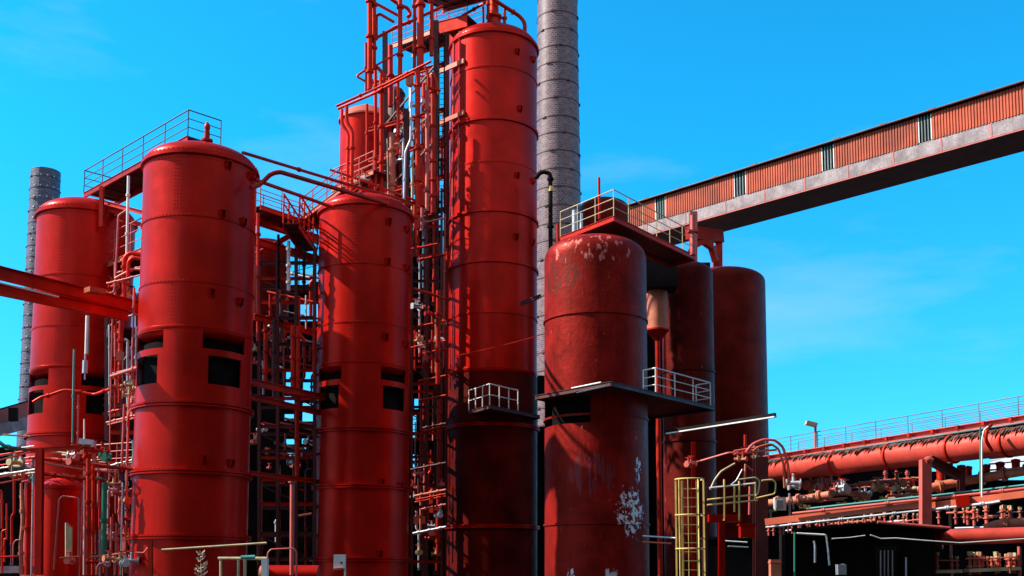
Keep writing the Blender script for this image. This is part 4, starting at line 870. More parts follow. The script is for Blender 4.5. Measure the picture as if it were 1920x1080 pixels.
# white railed platform in front of the tallest tower
z = Z(764, 57); cA, cB, cC = P(918, 760, 59.58), P(879, 770, 61.75), P(1012, 782, 63.48)
dk = deck_poly('dark small platform with a white railing on the lower part of the tallest tower', [(cA.x, cA.y), (cC.x, cC.y), (cC.x - .5, cC.y + 1), (cB.x + .8, cB.y + .9), (cB.x, cB.y)], cA.z, .2, 'darkred')
cm = cA.lerp(cC, .55); railing(dk, [V(cB.x, cB.y, cA.z), V(cA.x, cA.y, cA.z), V(cm.x, cm.y, cA.z)], 1.2, 2, 'white', 1.0, .03)

# ------------------------------------------------------------------ valves and small fittings in the dark gaps
def make_valve(name, label, m1, m2):
    t = thing(name, label, 'valve', (0, 0, 0))
    b = MB(); b.tube([V(-.22, 0, 0), V(.22, 0, 0)], .07, 10); b.disc((-.22, 0, 0), (1, 0, 0), .13, .04); b.disc((.22, 0, 0), (1, 0, 0), .13, .04); b.tube([V(0, 0, 0), V(0, 0, .3)], .05, 8); b.build('valve_body', m1, t)
    b = MB(); ring = [V(.14 * math.cos(a * math.pi / 6), .14 * math.sin(a * math.pi / 6), .32) for a in range(13)]; b.tube(ring, .018, 6, .01, caps=False)
    for a in range(3): q = V(.14 * math.cos(a * 2.1), .14 * math.sin(a * 2.1), .32); b.tube([V(0, 0, .32), q], .012, 5)
    b.build('hand_wheel', m2, t)
    return t
vals = {}
def scatter_valves(x0, y0, x1, y1, Y0, Y1, n, label, group, keys, sc_=(.7, 1.4)):
    for i in range(n):
        k = random.choice(keys); p = P(random.uniform(x0, x1), random.uniform(y0, y1), random.uniform(Y0, Y1))
        if k not in vals:
            o = vals[k] = make_valve('valve', label, M[k], M['red2' if k != 'red2' else 'black']); o.location = p; o.rotation_euler = (0, 0, random.uniform(0, 3)); o['group'] = group
            o.scale = (1,) * 3
        else: copy_tree(vals[k], p, random.uniform(0, 3), label, group, random.uniform(*sc_))
random.seed(21)
VK = ['pinkred', 'grey', 'cream', 'red2', 'lag']
scatter_valves(476, 556, 540, 690, 57, 62, 12, 'small valve in the dark gap between the left and middle tower', 'valves in the dark left gap', VK)
scatter_valves(476, 800, 590, 880, 57, 62, 10, 'small valve low in the dark gap between the left and middle tower', 'valves low in the dark left gap', VK)
scatter_valves(776, 560, 832, 690, 60, 64, 14, 'small valve in the dark gap between the middle and the tallest tower', 'valves in the dark middle gap', VK)
scatter_valves(772, 880, 828, 1050, 60, 64, 14, 'small valve low in the dark gap right of the middle tower', 'valves low in the dark middle gap', VK)
scatter_valves(130, 845, 200, 868, 46, 48, 12, 'small valve in the cluster low in front of the left tower', 'valves in front of the left tower', VK + ['green'])
scatter_valves(20, 855, 64, 900, 45, 47, 10, 'small valve in the tangle at the left edge', 'valves at the left edge', VK + ['green'])
scatter_valves(200, 530, 262, 560, 50, 52, 7, 'small valve in the pipe knot above the long beams', 'valves above the long beams', VK)
scatter_valves(205, 690, 262, 760, 49, 52, 7, 'small valve beside the skirt of the big left tower', 'valves beside the big left tower', VK)
scatter_valves(200, 900, 262, 1060, 47, 50, 12, 'small valve at the foot of the big left tower', 'valves at the foot of the big left tower', VK)
scatter_valves(638, 330, 700, 378, 60, 64, 12, 'small valve among the pipes above the dome of the middle tower', 'valves above the middle tower', VK)
scatter_valves(730, 140, 830, 400, 61, 66, 26, 'small valve among the upright pipes of the tall rack', 'valves in the tall pipe rack', VK)
scatter_valves(100, 1030, 250, 1070, 44, 46, 8, 'small valve near the ground at the lower left', 'valves near the ground at left', VK)

# ------------------------------------------------------------------ right: caged ladder and yellow platform
cg = thing('caged_ladder', 'yellow caged ladder at the bottom right of the flaking tank', 'ladder', P(1292, 1078, 36)); cc_ = P(1294, 1000, 36); rc = 26 * 36 / F
zt = Z(899, 36)
for i, a in enumerate((-100, -55, -15, 30, 75)):
    a = R(a); x, y = cc_.x + rc * math.sin(a), cc_.y - rc * math.cos(a); b = MB(); b.bar(V(x, y, 0), V(x, y, zt), .055, .02, (math.cos(a), math.sin(a), 0)); b.build('cage_bar', M['yellow'], cg)
for y in (899, 966, 1029, 1092):
    z = Z(y, 36); ring = [V(cc_.x + (rc + .015) * math.sin(R(a)), cc_.y - (rc + .015) * math.cos(R(a)), z) for a in range(-120, 121, 12)]; b = MB(); b.tube(ring, .024, 6, .01); b.build('cage_hoop', M['yellow'], cg)
for x in (1280, 1308):
    q = P(x, 1000, 36.45); b = MB(); b.bar(V(q.x, q.y, 0), V(q.x, q.y, zt), .06, .03); b.build('stringer', M['yellow'], cg)
k = .3
while k < zt:
    a, c = P(1280, 1000, 36.45), P(1308, 1000, 36.45); b = MB(); b.tube([V(a.x, a.y, k), V(c.x, c.y, k)], .016, 6); b.build('rung', M['yellow'], cg); k += .3
yr = thing('yellow_railing', 'yellow tubular railing on the small platform right of the caged ladder', 'railing', P(1375, 980, 37))
def rt(pl, r=.03, nm='rail', m='yellow'): b = MB(); b.tube(pts3(pl), r, 8, .08); b.build(nm, M[m], yr)
rt([(1326, 937, 37), (1380, 931, 37), (1418, 928, 37)]); rt([(1326, 947, 37), (1421, 938, 37)]); rt([(1330, 915, 37), (1418, 906, 37)], m='white')
for x, a, c in ((1358, 899, 976), (1377, 912, 960), (1386, 902, 976), (1416, 904, 940)): rt([(x, c, 37), (x, a, 37)], .035, 'post')
rt([(1386, 899, 36.8), (1417, 895, 36.8), (1425, 902, 36.8), (1422, 924, 36.8), (1416, 930, 36.8)], .026, 'hoop_rail', 'cream'); rt([(1428, 901, 37.6), (1448, 899, 37.6), (1455, 905, 37.6), (1453, 926, 37.6), (1418, 934, 37.6)], .026, 'hoop_rail')
b = MB(); b.bar(P(1327, 972, 37.3), P(1388, 972, 37.3), .6, .25); tag(b.build('platform_beam', M['red'], None), 'red beam carrying the yellow railed platform', 'beam')
for lab, x, y0, y1, w, m, Y in [('red steel post under the yellow railed platform', 1353, 972, 1085, .22, 'red', 38), ('wide dark red post right of the yellow railing', 1426, 858, 1085, .48, 'darkred', 41), ('dark red post just right of the caged ladder', 1322, 905, 1085, .16, 'darkred', 37.4), ('bright red pipe post behind the caged ladder', 1300, 828, 1085, .16, 'red', 46)]:
    beam(lab, (x, y1, Y), (x, y0, Y), w, w, m, 'steel_post', 'post')
b = MB(); b.box(P(1400, 996, 39), (.5, .4, .45)); b.box(P(1400, 984, 39), (.6, .45, .05)); tag(b.build('motor_box', M['red'], None), 'bright red motor box below the yellow railing', 'box')
b = MB(); b.box(P(1372, 1046, 43), (2.2, 1, 1.6)); b.box(P(1372, 1010, 42.8), (2.4, 1.2, .1)); tag(b.build('tool_shed', M['black'], None), 'black shed body under the yellow platform', 'shed')
for lab, pl, r, m in [('upper pale conduit on the black shed', [(1355, 1014, 40), (1401, 1017, 40)], 1.3, 'white'), ('lower pale conduit on the black shed', [(1365, 1024, 40), (1403, 1026, 40)], 1.3, 'white'),
    ('pale pipe between the flaking tank and the caged ladder', [(1206, 1005, 47), (1268, 1009, 46)], 1.8, 'grey'), ('orange pipe between the flaking tank and the caged ladder', [(1205, 1016, 47), (1258, 1019, 46)], 1.6, 'orange'),
    ('pale arm pipe reaching right from the bright red post', [(1288, 868, 44), (1308, 866, 44), (1366, 849, 43), (1384, 849, 43)], 2.0, 'pinkred'), ('curved pale hose below the arm pipe', [(1332, 918, 42), (1340, 900, 42), (1352, 884, 42), (1378, 869, 42)], 2.0, 'cream'),
    ('outer arched pink pipe over the wide dark red post', [(1400, 846, 42), (1412, 832, 42), (1432, 824, 42), (1453, 825, 42), (1468, 838, 42), (1477, 868, 42), (1480, 905, 42)], 2.6, 'pinkred'),
    ('inner arched orange pipe over the wide dark red post', [(1412, 846, 41.8), (1422, 838, 41.8), (1446, 832, 41.8), (1460, 842, 41.8), (1469, 870, 41.8), (1471, 915, 41.8)], 2.2, 'orange'),
    ('upright dark red pipe on the wide post', [(1397, 815, 43), (1397, 850, 43)], 2.6, 'red2'), ('slanting pale stay below the arched pipes', [(1398, 872, 42), (1414, 884, 42)], 1.6, 'pinkred'),
    ('pink horizontal pipe under the arched pipes, upper', [(1376, 846, 42.2), (1450, 834, 42.2)], 2.0, 'pinkred'), ('pink horizontal pipe under the arched pipes, lower', [(1376, 852, 42.2), (1456, 843, 42.2)], 2.0, 'pinkred'),
    ('rust red hose hanging below the arched pipes', [(1396, 912, 42), (1396, 900, 42), (1398, 870, 42)], 2.2, 'lag'), ('slanting grey stay above the yellow railing', [(1370, 910, 40), (1381, 901, 40), (1392, 880, 40)], 1.4, 'grey'),
    ('upright pink pipe behind the yellow railing', [(1405, 965, 39), (1406, 912, 39)], 2.2, 'pinkred')]: pipe(lab, pl, r, m)
scatter_valves(1376, 838, 1420, 875, 42, 43, 7, 'small valve under the arched pipes', 'valves under the arched pipes', VK, (.6, 1))
scatter_valves(1290, 860, 1312, 872, 43, 44, 2, 'small pinkish valve on the bright red post', 'valves on the bright red post', ['pinkred'], (.8, 1))
lb = thing('light_bar', 'long thin beam with a pale lit edge crossing the dark tanks at right', 'beam', P(1350, 800, 46))
b = MB(); b.bar(P(1250, 809, 48), P(1454, 777, 43), .1, .12); b.build('beam_web', M['black'], lb)
b = MB(); b.bar(P(1251, 813, 48), P(1454, 781.5, 43), .16, .05); b.build('beam_flange', M['white'], lb)  # white flange puts the beam's sunlit edge into the colour
ib = thing('instrument_box', 'pale instrument box on a black base beside the pipe bridge', 'instrument box', P(1468, 1078, 42))
b = MB(); b.box(P(1462, 945, 42), (.42, .3, .5)); b.build('cabinet', M['white'], ib); b = MB(); b.box(P(1462, 945, 41.83), (.25, .03, .3)); b.build('dial_plate', M['grey'], ib)
b = MB(); b.tube([P(1481, 972, 42), P(1480, 925, 42)], .05, 8); b.tube([P(1488, 955, 42), P(1484, 930, 42)], .03, 8); b.build('pipe_stub', M['grey'], ib)
b = MB(); b.box(P(1466, 967, 42.2), (.85, .4, .5)); b.build('base', M['black'], ib)
b = MB(); b.tube([P(1466, 1085, 42.2), P(1466, 975, 42.2)], .1, 10); b.build('leg', M['black'], ib)

# ------------------------------------------------------------------ right: pipe bridge
RS = 0.785; P_ = P
P = lambda x, y, Y: P_(x, y, Y * RS)
M['fatred'] = mat('sun_bleached_red_pipe_paint', (0.60, 0.065, 0.045), 0.4, metal=.2, stint=(1, .5, .4), spec=.3, var=.1, vscale=1.2, streak=.3, bump=.1)
pb = thing('pipe_bridge', 'long pipe bridge with a railed walkway and one fat red pipe at right', 'pipe bridge', P(1700, 1078, 52))
def along(ya, yb, xa=1436, xb=1990, Ya=60, Yb=44.5): return P(xa, ya, Ya), P(xb, yb, Yb)
a, c = along(884, 817.5); rP = .47
b = MB(); b.tube([a, c], rP, 32); b.build('fat_pipe', M['fatred'], pb)
dr_ = (c - a).normalized(); sd = V(0, 0, 1).cross(dr_).normalized(); sd = sd if sd.y < 0 else -sd; upn = dr_.cross(sd); upn = upn if upn.z > 0 else -upn
random.seed(8); b = MB(); L_ = (c - a).length; s = 0
while s < L_:                                           # torn felt draped over the top of the pipe
    w_ = random.uniform(.05, .16); dep = R(random.uniform(42, 84)); dep2 = R(random.uniform(36, 66)); r2 = rP + random.uniform(.01, .05)
    pt = lambda q, an, r_: a + dr_ * q + upn * (r_ * math.cos(an)) + sd * (r_ * math.sin(an))
    an = [R(-20), R(8), R(32), dep]; an2 = [R(-20), R(8), R(32), dep2]
    for k in range(3): b.quad([pt(s, an[k], r2), pt(s, an[k + 1], r2 + (.03 if k == 2 else 0)), pt(s + w_, an2[k + 1], r2 + (.05 if k == 2 else 0)), pt(s + w_, an2[k], r2)])
    s += w_ * random.uniform(.9, 1.3)
b.build('torn_cover', M['rag'], pb, merge=False)
for s in (.12, .3, .5, .7, .86):
    b = MB(); q = a.lerp(c, s); b.disc(q, dr_, rP + .06, .07, 28); b.build('pipe_clamp', M['red2'], pb)
a, c = along(860, 774.5); b = MB(); b.ibeam(a, c, .35, .22, .03); b.build('edge_beam', M['pinkred'], pb)
b = MB(); b.bar(a + V(.8, 0, .12), c + V(.8, 0, .12), 1.4, .05); b.build('deck', M['darkred'], pb)
railing(pb, [a + V(0, 0, .1), c + V(0, 0, .1)], 0.68, 4, 'railgrey', 1.5, .016); railing(pb, [a + V(1.5, .3, .1), c + V(1.5, .3, .1)], 0.68, 4, 'railgrey', 1.5, .014)
for k in range(13): q = a.lerp(c, (k + .4) / 13); b = MB(); b.box(q + V(0, 0, .03) + sd * .19, (.12, .1, .13), dr_); b.build('rail_bracket', M['red2'], pb)
b = MB(); b.tube([a + V(-.05, -.2, -.14), c + V(-.05, -.2, -.14)], .035, 8); b.build('cable_tube', M['railgrey'], pb)
b = MB(); b.bar(a + V(.25, .5, -.28), c + V(.25, .5, -.28), .12, .5); b.build('side_plate', M['rag'], pb)
lp = thing('street_lamp', 'small lamp with a square pale head on the pipe bridge walkway', 'lamp', P(1529, 838, 56.5))
b = MB(); b.tube([P(1529, 840, 56.5), P(1529, 800, 56.5), P(1526, 794, 56.5), P(1520, 792, 56.5)], .05, 8); b.build('pole', M['pinkred'], lp)
b = MB(); b.box(P(1521, 795, 56.5), (.45, .3, .16), (1, 0, -.25)); b.build('lamp_head', M['cream'], lp)
beam('pink upright post carrying the pipe bridge', (1735, 1085, 46), (1735, 862, 46), .32, .32, 'pinkred', 'steel_post', 'post', ib=False)
beam('dark diagonal brace behind the pink upright post', (1742, 862, 46.5), (1800, 892, 47), .25, .3, 'darkred')
beam('dark upright post right of the pink post', (1802, 872, 49), (1802, 925, 49), .2, .25, 'darkred')
b = MB(); b.tube([P(1735, 864, 45.8), P(1742, 860, 45.8), P(1748, 864, 45.8)], .1, 8); tag(b.build('bracket', M['pinkred'], None), 'rounded bracket on top of the pink upright post', 'bracket')
pipe('grey conduit loop hanging below the pipe bridge, front', [(1853, 800, 45), (1845, 806, 45), (1841, 826, 45), (1841, 932, 45), (1848, 936, 45), (1925, 930, 45)], 1.7, 'white', 'conduit', 'conduit')
pipe('dark green conduit hanging below the pipe bridge, behind', [(1838, 800, 45.3), (1838, 936, 45.3)], 1.5, 'green', 'conduit', 'conduit')
pipe('red strap pipe wrapped over the fat pipe of the bridge', [(1858, 797, 46), (1850, 805, 45.6), (1848, 825, 45.6), (1860, 845, 46)], 3.4, 'red2')
# dark coke works behind it
wall('long black works building behind the pipe bridge', 1438, 868, 1792, 1080, 74, [(1742, 872, 1788, 884)], name='works_building', cat='building')
wall('black works building at the right edge below the perforated roof', 1785, 900, 1990, 1080, 72, [], name='works_building', cat='building')
rf_ = thing('perforated_roof', 'pale sloping roof sheet with dark oval holes at the right edge', 'roof', P(1890, 884, 76))
qa, qb, qc, qd = P(1848, 889, 70), P(1990, 882, 68), P(1990, 832, 82), P(1865, 846, 84)
b = MB(); b.mesh([qa, qb, qc, qd] + [q - V(0, 0, .15) for q in (qa, qb, qc, qd)], [(0, 1, 2, 3), (7, 6, 5, 4), (0, 4, 5, 1), (1, 5, 6, 2), (2, 6, 7, 3), (3, 7, 4, 0)]); b.build('roof_sheet', M['roofg'], rf_)
def bil(u, v): return (qa * (1 - u) + qb * u) * (1 - v) + (qd * (1 - u) + qc * u) * v
nn = (qb - qa).cross(qd - qa).normalized(); nn = nn if nn.z > 0 else -nn
for i in range(9):
    for j in range(4):
        p = bil((i + .5 + .25 * (j % 2)) / 9.4, (j + .5) / 4); b = MB(); b.disc(p + nn * .02, nn, .33, .05, 14); b.build('vent_hole', M['black'], rf_)
LG = [
 ('fat lagged pipe with stubs under the pipe bridge, right part', [(1742, 916, 50), (1790, 905, 50), (1860, 893, 49), (1990, 872, 47)], 8.5, 'lag', 6),
 ('lagged pipe low under the pipe bridge, left part', [(1440, 944, 56), (1500, 937, 55), (1556, 928, 54)], 7.5, 'lag', 3),
 ('tapering lagged pipe in the dark under the pipe bridge', [(1574, 922, 56), (1632, 932, 55.5)], 4.5, 'lag', 1),
 ('thin teal pipe above the orange beam', [(1512, 954, 50), (1726, 931, 47)], 1.9, 'teal', 0),
 ('thin teal pipe above the orange beam, right of the pink post', [(1744, 930, 46.8), (1925, 909, 44.6)], 1.9, 'teal', 0),
 ('cream pink pipe above the orange beam', [(1486, 963, 49.5), (1726, 937, 46.6)], 2.6, 'pinkred', 2),
 ('cream pink pipe above the orange beam, right of the pink post', [(1744, 936, 46.4), (1925, 915, 44.2)], 2.6, 'pinkred', 2),
 ('grey pipe under the orange beam', [(1436, 989, 50), (1728, 957, 46.4)], 2.0, 'grey', 3),
 ('grey green pipe right of the pink post', [(1744, 956, 46), (1860, 943, 44.6), (1875, 940, 44.4)], 3.0, 'grey', 2),
 ('big red sunlit pipe with a round flange low at right', [(1738, 1008, 44.5), (1925, 1003, 43)], 14.5, 'fatred', 0),
 ('second sunlit pipe on top of the big red pipe', [(1846, 992, 45.6), (1872, 983, 45.4), (1925, 980, 45)], 9, 'lag', 1),
 ('white hanging cable over the black hut, left', [(1560, 1010, 40), (1592, 1008, 40), (1622, 1004, 40)], .9, 'white', 0),
 ('white hanging cable below the big red pipe', [(1632, 1003, 40), (1652, 1010, 40), (1680, 1009, 40), (1728, 1013, 40), (1800, 1018, 40), (1925, 1010, 40)], 1.1, 'white', 0),
 ('white bent pipe on the front of the black hut', [(1494, 1000, 41), (1549, 1003, 41), (1553, 1035, 41), (1555, 1060, 41)], 1.8, 'white', 0),
 ('thin green post at the left corner of the black hut', [(1490, 1085, 41), (1490, 998, 41)], 2.0, 'green', 0),
 ('short blue-white tube on the front of the black hut', [(1528, 1055, 41), (1528, 1022, 41), (1526, 1014, 41)], 2.4, 'grey', 0),
 ('red post at the bottom right corner', [(1912, 1085, 43), (1911, 1025, 43)], 3.4, 'pinkred', 1),
 ('thin rail over the small valves at bottom right, upper', [(1738, 1051, 42.6), (1798, 1051, 42.6)], 1.0, 'pinkred', 0),
 ('thin rail over the small valves at bottom right, lower', [(1810, 1048, 42.6), (1906, 1045, 42.6)], 1.0, 'pinkred', 0),
]
for lab, pl, r, m, fl in LG: pipe(lab, pl, r, m, fl=fl)
b = MB(); q = P(1764, 1007, 44.3); b.disc(q, P(1925, 1003, 43) - P(1738, 1008, 44.5), .38, .09, 30); tag(b.build('pipe_flange', M['red'], None), 'round flange on the big red pipe low at right', 'flange')
beam('long orange beam running below the pipe bridge', (1436, 979, 50.5), (1728, 945, 46.8), .2, .24, 'orange', ib=False)
beam('long orange beam right of the pink post', (1742, 949, 46.5), (1925, 926, 44), .2, .22, 'orange', ib=False)
beam('red box beam piece on the long orange beam', (1792, 941, 45.4), (1818, 938, 45.2), .35, .36, 'red', ib=False)
# stubs
st = thing('pipe_stub', 'rounded stub on the fat lagged pipe under the pipe bridge', 'pipe stub', P(1815, 892, 50), 'stubs on the fat lagged pipe')
b = MB(); b.lathe(P(1815, 892, 50), [(.14, Z(895, 50)), (.14, Z(881, 50)), (.16, Z(880, 50)), (.16, Z(875, 50)), (.02, Z(873, 50))], 16); b.build('stub_body', M['red2'], st)
for x, y in ((1764, 897), (1849, 889), (1876, 884), (1905, 879)): copy_tree(st, P(x, y, 49.5))
# rows of small fittings on shelves
random.seed(31)
def shelf(label, x0, y0, x1, y1, Y0, Y1, th, m): beam(label, (x0, y0, Y0), (x1, y1, Y1), .5, th, m, 'shelf', 'shelf', ib=False)
shelf('cream ledge with valves at the bottom right, left piece', 1738, 1072, 1799, 1071, 43, 43, .1, 'cream'); shelf('cream ledge with valves at the bottom right, right piece', 1812, 1070, 1908, 1066, 43, 43, .1, 'cream')
def fitting(label, grp):
    t = thing('upright_fitting', label, 'fitting', (0, 0, 0), grp)
    b = MB(); b.tube([V(0, 0, -.35), V(0, 0, .35)], .05, 8); b.build('stem', M['pinkred'], t)
    
    for h_ in (-.1, .15): b = MB(); b.disc((0, 0, h_), (0, 0, 1), .1, .04, 10); b.build('collar', M['lag'], t)
    b = MB(); b.box((0, -.02, .3), (.14, .1, .12)); b.build('cap', M['cream'], t)
    return t
fa = fitting('small upright fitting in the row above the black hut', 'fittings above the black hut'); first = True
for i in range(34):
    x = 1444 + i * 8.6 + random.uniform(-3, 3); y = 991 - (x - 1440) * .082 + random.uniform(-3, 4); p = P(x, y + 3, random.uniform(50, 53)); s = random.uniform(.4, .85)
    if first: fa.location = p; fa.scale = (s,) * 3; first = False
    else: copy_tree(fa, p, random.uniform(0, 3), scale=s)
fb = fitting('small upright fitting on the cream ledges at the bottom right', 'fittings on the cream ledges'); first = True
for i in range(20):
    x = random.choice([random.uniform(1742, 1796), random.uniform(1816, 1904)]); p = P(x, 1056, random.uniform(42.7, 43.3)); s = random.uniform(.55, 1.0)
    if first: fb.location = p; first = False
    else: copy_tree(fb, p, random.uniform(0, 3), scale=s)
fc = fitting('small upright fitting in the dark band between the orange beam and the big red pipe', 'fittings over the big red pipe'); first = True
for i in range(16):
    x = random.uniform(1748, 1918); p = P(x, 966, random.uniform(47, 50)); s = random.uniform(.5, 1.1)
    if first: fc.location = p; first = False
    else: copy_tree(fc, p, random.uniform(0, 3), scale=s)
scatter_valves(1480, 905, 1600, 925, 56, 60, 12, 'small valve in the dark left part under the pipe bridge', 'valves under the pipe bridge', VK, (.8, 1.6))
scatter_valves(1560, 905, 1720, 935, 54, 60, 18, 'small valve in the dark middle part under the pipe bridge', 'valves under the middle of the pipe bridge', VK, (.6, 1.3))
for i, x in enumerate((1660, 1681, 1701)):
    pipe(['left', 'middle', 'right'][i] + ' of three short pale posts under the pipe bridge', [(x, 882, 58), (x + 2, 915, 58)], 2.8, 'pinkred', fl=3, name='short_post', cat='post')
# moss tufts along the teal pipe
b = MB(); random.seed(3)
for k in range(150):
    x = random.choice([random.gauss(1620, 10), random.gauss(1580, 6), random.gauss(1510, 5), random.gauss(1445, 5), random.gauss(1655, 4)]); p = P(x, 958 - (x - 1480) * .105 - random.uniform(0, 5), 49.5 + random.uniform(-.3, .3)); q = V(random.uniform(-.09, .09), random.uniform(-.05, .05), random.uniform(.02, .12))
    b.mesh([p, p + q, p + q + V(.05, 0, -.04)], [(0, 1, 2)])
M['moss'] = mat('bright_moss', (0.35, 0.42, 0.08), .8, var=.3); tag(b.build('moss', M['moss'], None, merge=False), 'tufts of yellow green weeds along the teal pipe', 'weeds', kind='stuff')
# hut
ht_ = thing('hut', 'black hut with a low gabled roof at the bottom right', 'hut', P(1615, 1078, 43))
A0, B0, Ap = P(1487, 1000, 42), P(1752, 998, 42), P(1637, 987, 42)
b = MB(); fr = [V(A0.x, A0.y, 0), V(B0.x, B0.y, 0), B0, Ap, A0]; bk = [q + V(1.5, 5, 0) for q in fr]
b.mesh(fr + bk, [(0, 1, 2, 3, 4), (9, 8, 7, 6, 5), (0, 5, 6, 1), (1, 6, 7, 2), (4, 9, 5, 0)]); b.build('wall', M['soot'], ht_)
for nm, e0, e1, m in (('roof', A0, Ap, 'black'), ('roof', Ap, B0, 'black')):
    e0_, e1_ = e0 + V(-.15 if e0 is A0 else 0, -.4, .05), e1 + V(.3 if e1 is B0 else 0, -.4, .05); b = MB()
    b.mesh([e0_, e1_, e1_ + V(1.7, 5.8, 0), e0_ + V(1.7, 5.8, 0)] + [q + V(0, 0, .08) for q in (e0_, e1_, e1_ + V(1.7, 5.8, 0), e0_ + V(1.7, 5.8, 0))], [(3, 2, 1, 0), (4, 5, 6, 7), (0, 1, 5, 4), (1, 2, 6, 5), (2, 3, 7, 6), (3, 0, 4, 7)]); rr_ = b.build(nm, M[m], ht_)
    if e1 is B0:
        b = MB(); b.tube([e0_ + V(0, -.03, .06), e1_ + V(0, -.03, .06)], .045, 8); b.build('roof_edge', M['pinkred'], rr_)
cu = MB(); cu = None
dcu = MB(); q = P(1662, 1056, 41.75); dcu.box(q, (.62, .03, .98)); dr2 = dcu.build('door', M['black'], ht_)
for x in (1651, 1658, 1665, 1673):
    b = MB(); b.bar(P(x, 1082, 41.7), P(x, 1032, 41.7), .1, .02, (1, 0, 0)); b.build('strip', M['lag' if 0 else 'concrete'], dr2)
b = MB(); b.tube([P(1699, 1085, 41.8), P(1699, 1045, 41.8)], .03, 6); tag(b.build('pole', M['grey'], None), 'thin grey pole in front of the black hut', 'pole')
b = MB(); b.box(P(1453, 1070, 41), (.3, .3, .65)); b.box(P(1453, 1054.5, 41), (.34, .34, .04)); tag(b.build('crate', M['lag'], None), 'brown box standing left of the black hut', 'box')
b = MB(); b.box(P(1577, 1068, 41), (.25, .25, .3)); b.tube([P(1577, 1060, 41), P(1583, 1060, 41)], .05, 8); tag(b.build('meter_box', M['grey'], None), 'small dull blue meter box in front of the black hut', 'box')

P = P_; RS = 1.0
# ------------------------------------------------------------------ steel frames and small pipes filling the gaps
def bay(label, x0, x1, y0, y1, Y0, Y1, ncol, nrow, m='darkred', w=.16, diag=True):
    t = thing('pipe_trestle', label, 'steel frame', P((x0 + x1) / 2, 1078, Y0))
    xs = [x0 + (x1 - x0) * i / (ncol - 1) for i in range(ncol)]
    for x in xs:
        for Y in (Y0, Y1): b = MB(); b.ibeam(P(x, min(y1, 1085), Y), P(x, y0 + random.uniform(-8, 8), Y), w, w, .02); b.build('column', M[m], t)
    for j in range(nrow):
        y = y0 + (y1 - y0) * (j + .4) / nrow + random.uniform(-5, 5); z = Z(y, Y0)
        for Y in (Y0, Y1):
            a, c = P(x0, y, Y), P(x1, y, Y); a.z = c.z = z; b = MB(); b.ibeam(a, c, w * .8, w * 1.1, .02); b.build('cross_beam', M[random.choice([m, 'red2'])], t)
        for x in (x0, x1): a, c = P(x, y, Y0), P(x, y, Y1); a.z = c.z = z - .1; b = MB(); b.bar(a, c, w * .6, w * .8); b.build('cross_beam', M[m], t)
        if diag and j % 2 == 0:
            z2 = Z(y0 + (y1 - y0) * (j + 1.4) / nrow, Y0); a, c = P(x0, y, Y1), P(x1, y, Y1); a.z = z; c.z = z2; b = MB(); b.bar(a, c, .07, .07); b.build('diagonal_brace', M[m], t)
    return t
random.seed(77)
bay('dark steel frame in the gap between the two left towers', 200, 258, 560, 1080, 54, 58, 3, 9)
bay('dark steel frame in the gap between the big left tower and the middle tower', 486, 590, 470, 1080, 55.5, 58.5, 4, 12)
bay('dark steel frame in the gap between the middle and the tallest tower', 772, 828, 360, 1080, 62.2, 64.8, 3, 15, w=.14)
def cluster(what, where, grp, x0, x1, y0, y1, Y0, Y1, n, cols, rr=(1.2, 3.2)):
    xs = sorted(random.uniform(x0, x1) for _ in range(n))
    for i, x in enumerate(xs):
        a = random.uniform(y0, y1 - 60); c = min(y1, a + random.uniform(50, 190)); Y = random.uniform(Y0, Y1); k = random.choice([-1, 1]) * random.uniform(4, 12); h = a + (c - a) * random.uniform(.2, .8)
        pl = random.choice([[(x, c, Y), (x, a, Y)], [(x, c, Y), (x, h, Y), (x + k, h, Y), (x + k, a, Y)], [(x, c, Y), (x, a, Y), (x + k, a - 2, Y)], [(x, c, Y), (x, h, Y), (x + k, h - abs(k), Y), (x + k, a, Y)]])
        pipe('%s %s from the left %s' % (ORD[i], what, where), pl, random.uniform(*rr), random.choice(cols), group=grp, fl=random.choice([0, 1, 2]))
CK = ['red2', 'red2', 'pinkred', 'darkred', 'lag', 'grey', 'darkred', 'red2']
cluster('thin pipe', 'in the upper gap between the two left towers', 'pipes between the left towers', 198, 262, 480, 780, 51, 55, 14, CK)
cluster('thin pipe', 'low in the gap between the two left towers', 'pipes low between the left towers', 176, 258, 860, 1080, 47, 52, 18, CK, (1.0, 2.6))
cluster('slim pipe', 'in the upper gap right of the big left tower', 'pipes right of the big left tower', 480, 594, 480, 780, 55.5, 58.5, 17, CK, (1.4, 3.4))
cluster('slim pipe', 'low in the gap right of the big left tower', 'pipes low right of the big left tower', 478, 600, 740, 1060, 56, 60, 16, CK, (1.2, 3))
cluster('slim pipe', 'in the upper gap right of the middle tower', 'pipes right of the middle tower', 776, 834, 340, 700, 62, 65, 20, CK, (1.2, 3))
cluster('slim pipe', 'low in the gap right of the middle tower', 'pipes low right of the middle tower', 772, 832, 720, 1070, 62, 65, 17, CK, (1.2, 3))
cluster('small standing pipe', 'behind the dark red post at the left edge', 'pipes at the left edge', 2, 60, 880, 1075, 47, 52, 9, CK, (1, 2.4))
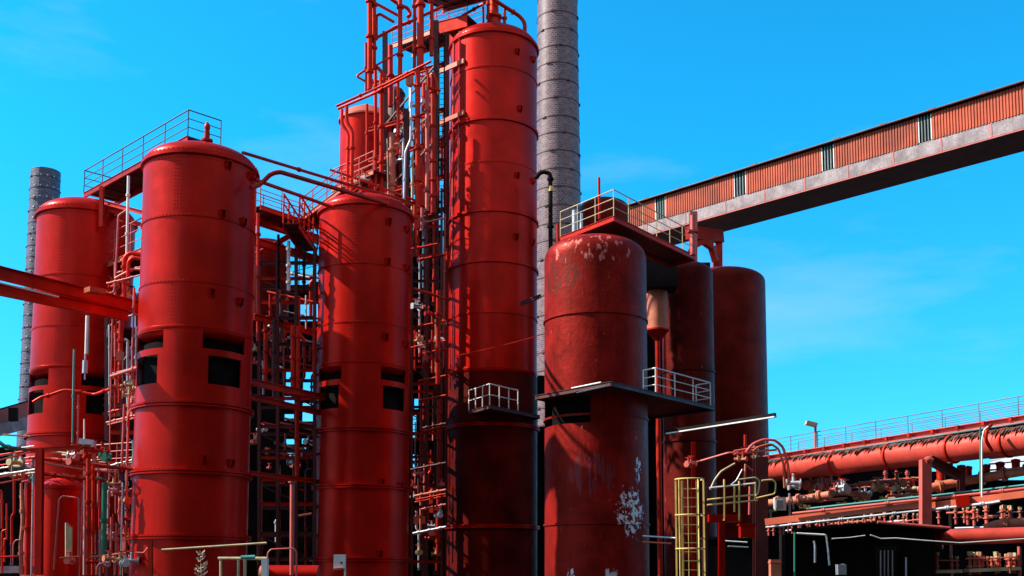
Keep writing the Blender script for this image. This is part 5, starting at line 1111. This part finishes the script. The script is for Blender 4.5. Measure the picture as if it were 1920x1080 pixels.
cluster('upright stub pipe', 'in the dark under the pipe bridge', 'stub pipes under the pipe bridge', 1600, 1725, 878, 945, 58, 62, 10, ['pinkred', 'cream', 'lag'], (1.6, 3)) if 0 else None
def hcluster(what, where, grp, x0, x1, y0, y1, Y0, Y1, n, cols, slope, rr=(1.2, 3)):
    ys = sorted(random.uniform(y0, y1) for _ in range(n))
    for i, y in enumerate(ys):
        a = random.uniform(x0, x1 - 40); c = min(x1, a + random.uniform(40, 130)); Y = random.uniform(Y0, Y1); o = slope * (a - x0)
        pipe('%s %s from the top %s' % (ORD[i], what, where), [(a, y + o, Y), (c, y + o + slope * (c - a), Y - (c - a) * .012)], random.uniform(*rr), random.choice(cols), group=grp, fl=random.choice([0, 2, 3]))
hcluster('level pipe', 'in the tangle under the pipe bridge', 'level pipes under the pipe bridge', 1444, 1728, 905, 958, 43, 48, 12, ['lag', 'pinkred', 'cream', 'orange', 'grey'], -.07, (1, 3.4))
hcluster('level pipe', 'in the dark band over the big red pipe', 'level pipes over the big red pipe', 1745, 1918, 962, 992, 38, 41, 7, ['lag', 'pinkred', 'orange', 'grey'], -.03, (1, 2.2))
hcluster('level pipe', 'above the black hut', 'level pipes above the black hut', 1444, 1728, 990, 1002, 40, 42, 5, ['lag', 'pinkred', 'grey'], -.09, (1, 2))
hcluster('level pipe', 'in the tangle at the left edge', 'level pipes at the left edge', -20, 66, 822, 905, 46, 50, 9, ['lag', 'pinkred', 'cream', 'grey', 'red2', 'green'], -.15, (.9, 2))
hcluster('level pipe', 'in front of the foot of the left tower', 'level pipes at the foot of the left tower', 84, 200, 838, 905, 47, 49, 9, ['lag', 'pinkred', 'cream', 'red2', 'green'], .08, (.9, 2.2))
hcluster('level pipe', 'on the frame right of the big left tower', 'level pipes right of the big left tower', 476, 606, 480, 900, 56, 59, 14, CK, .22, (1.2, 2.8))
hcluster('level pipe', 'on the frame right of the middle tower', 'level pipes right of the middle tower', 770, 836, 400, 1060, 60, 62, 16, CK, -.2, (1, 2.4))
hcluster('level pipe', 'on the frame between the two left towers', 'level pipes between the left towers', 192, 264, 500, 1050, 50, 54, 16, CK, -.25, (1, 2.6))
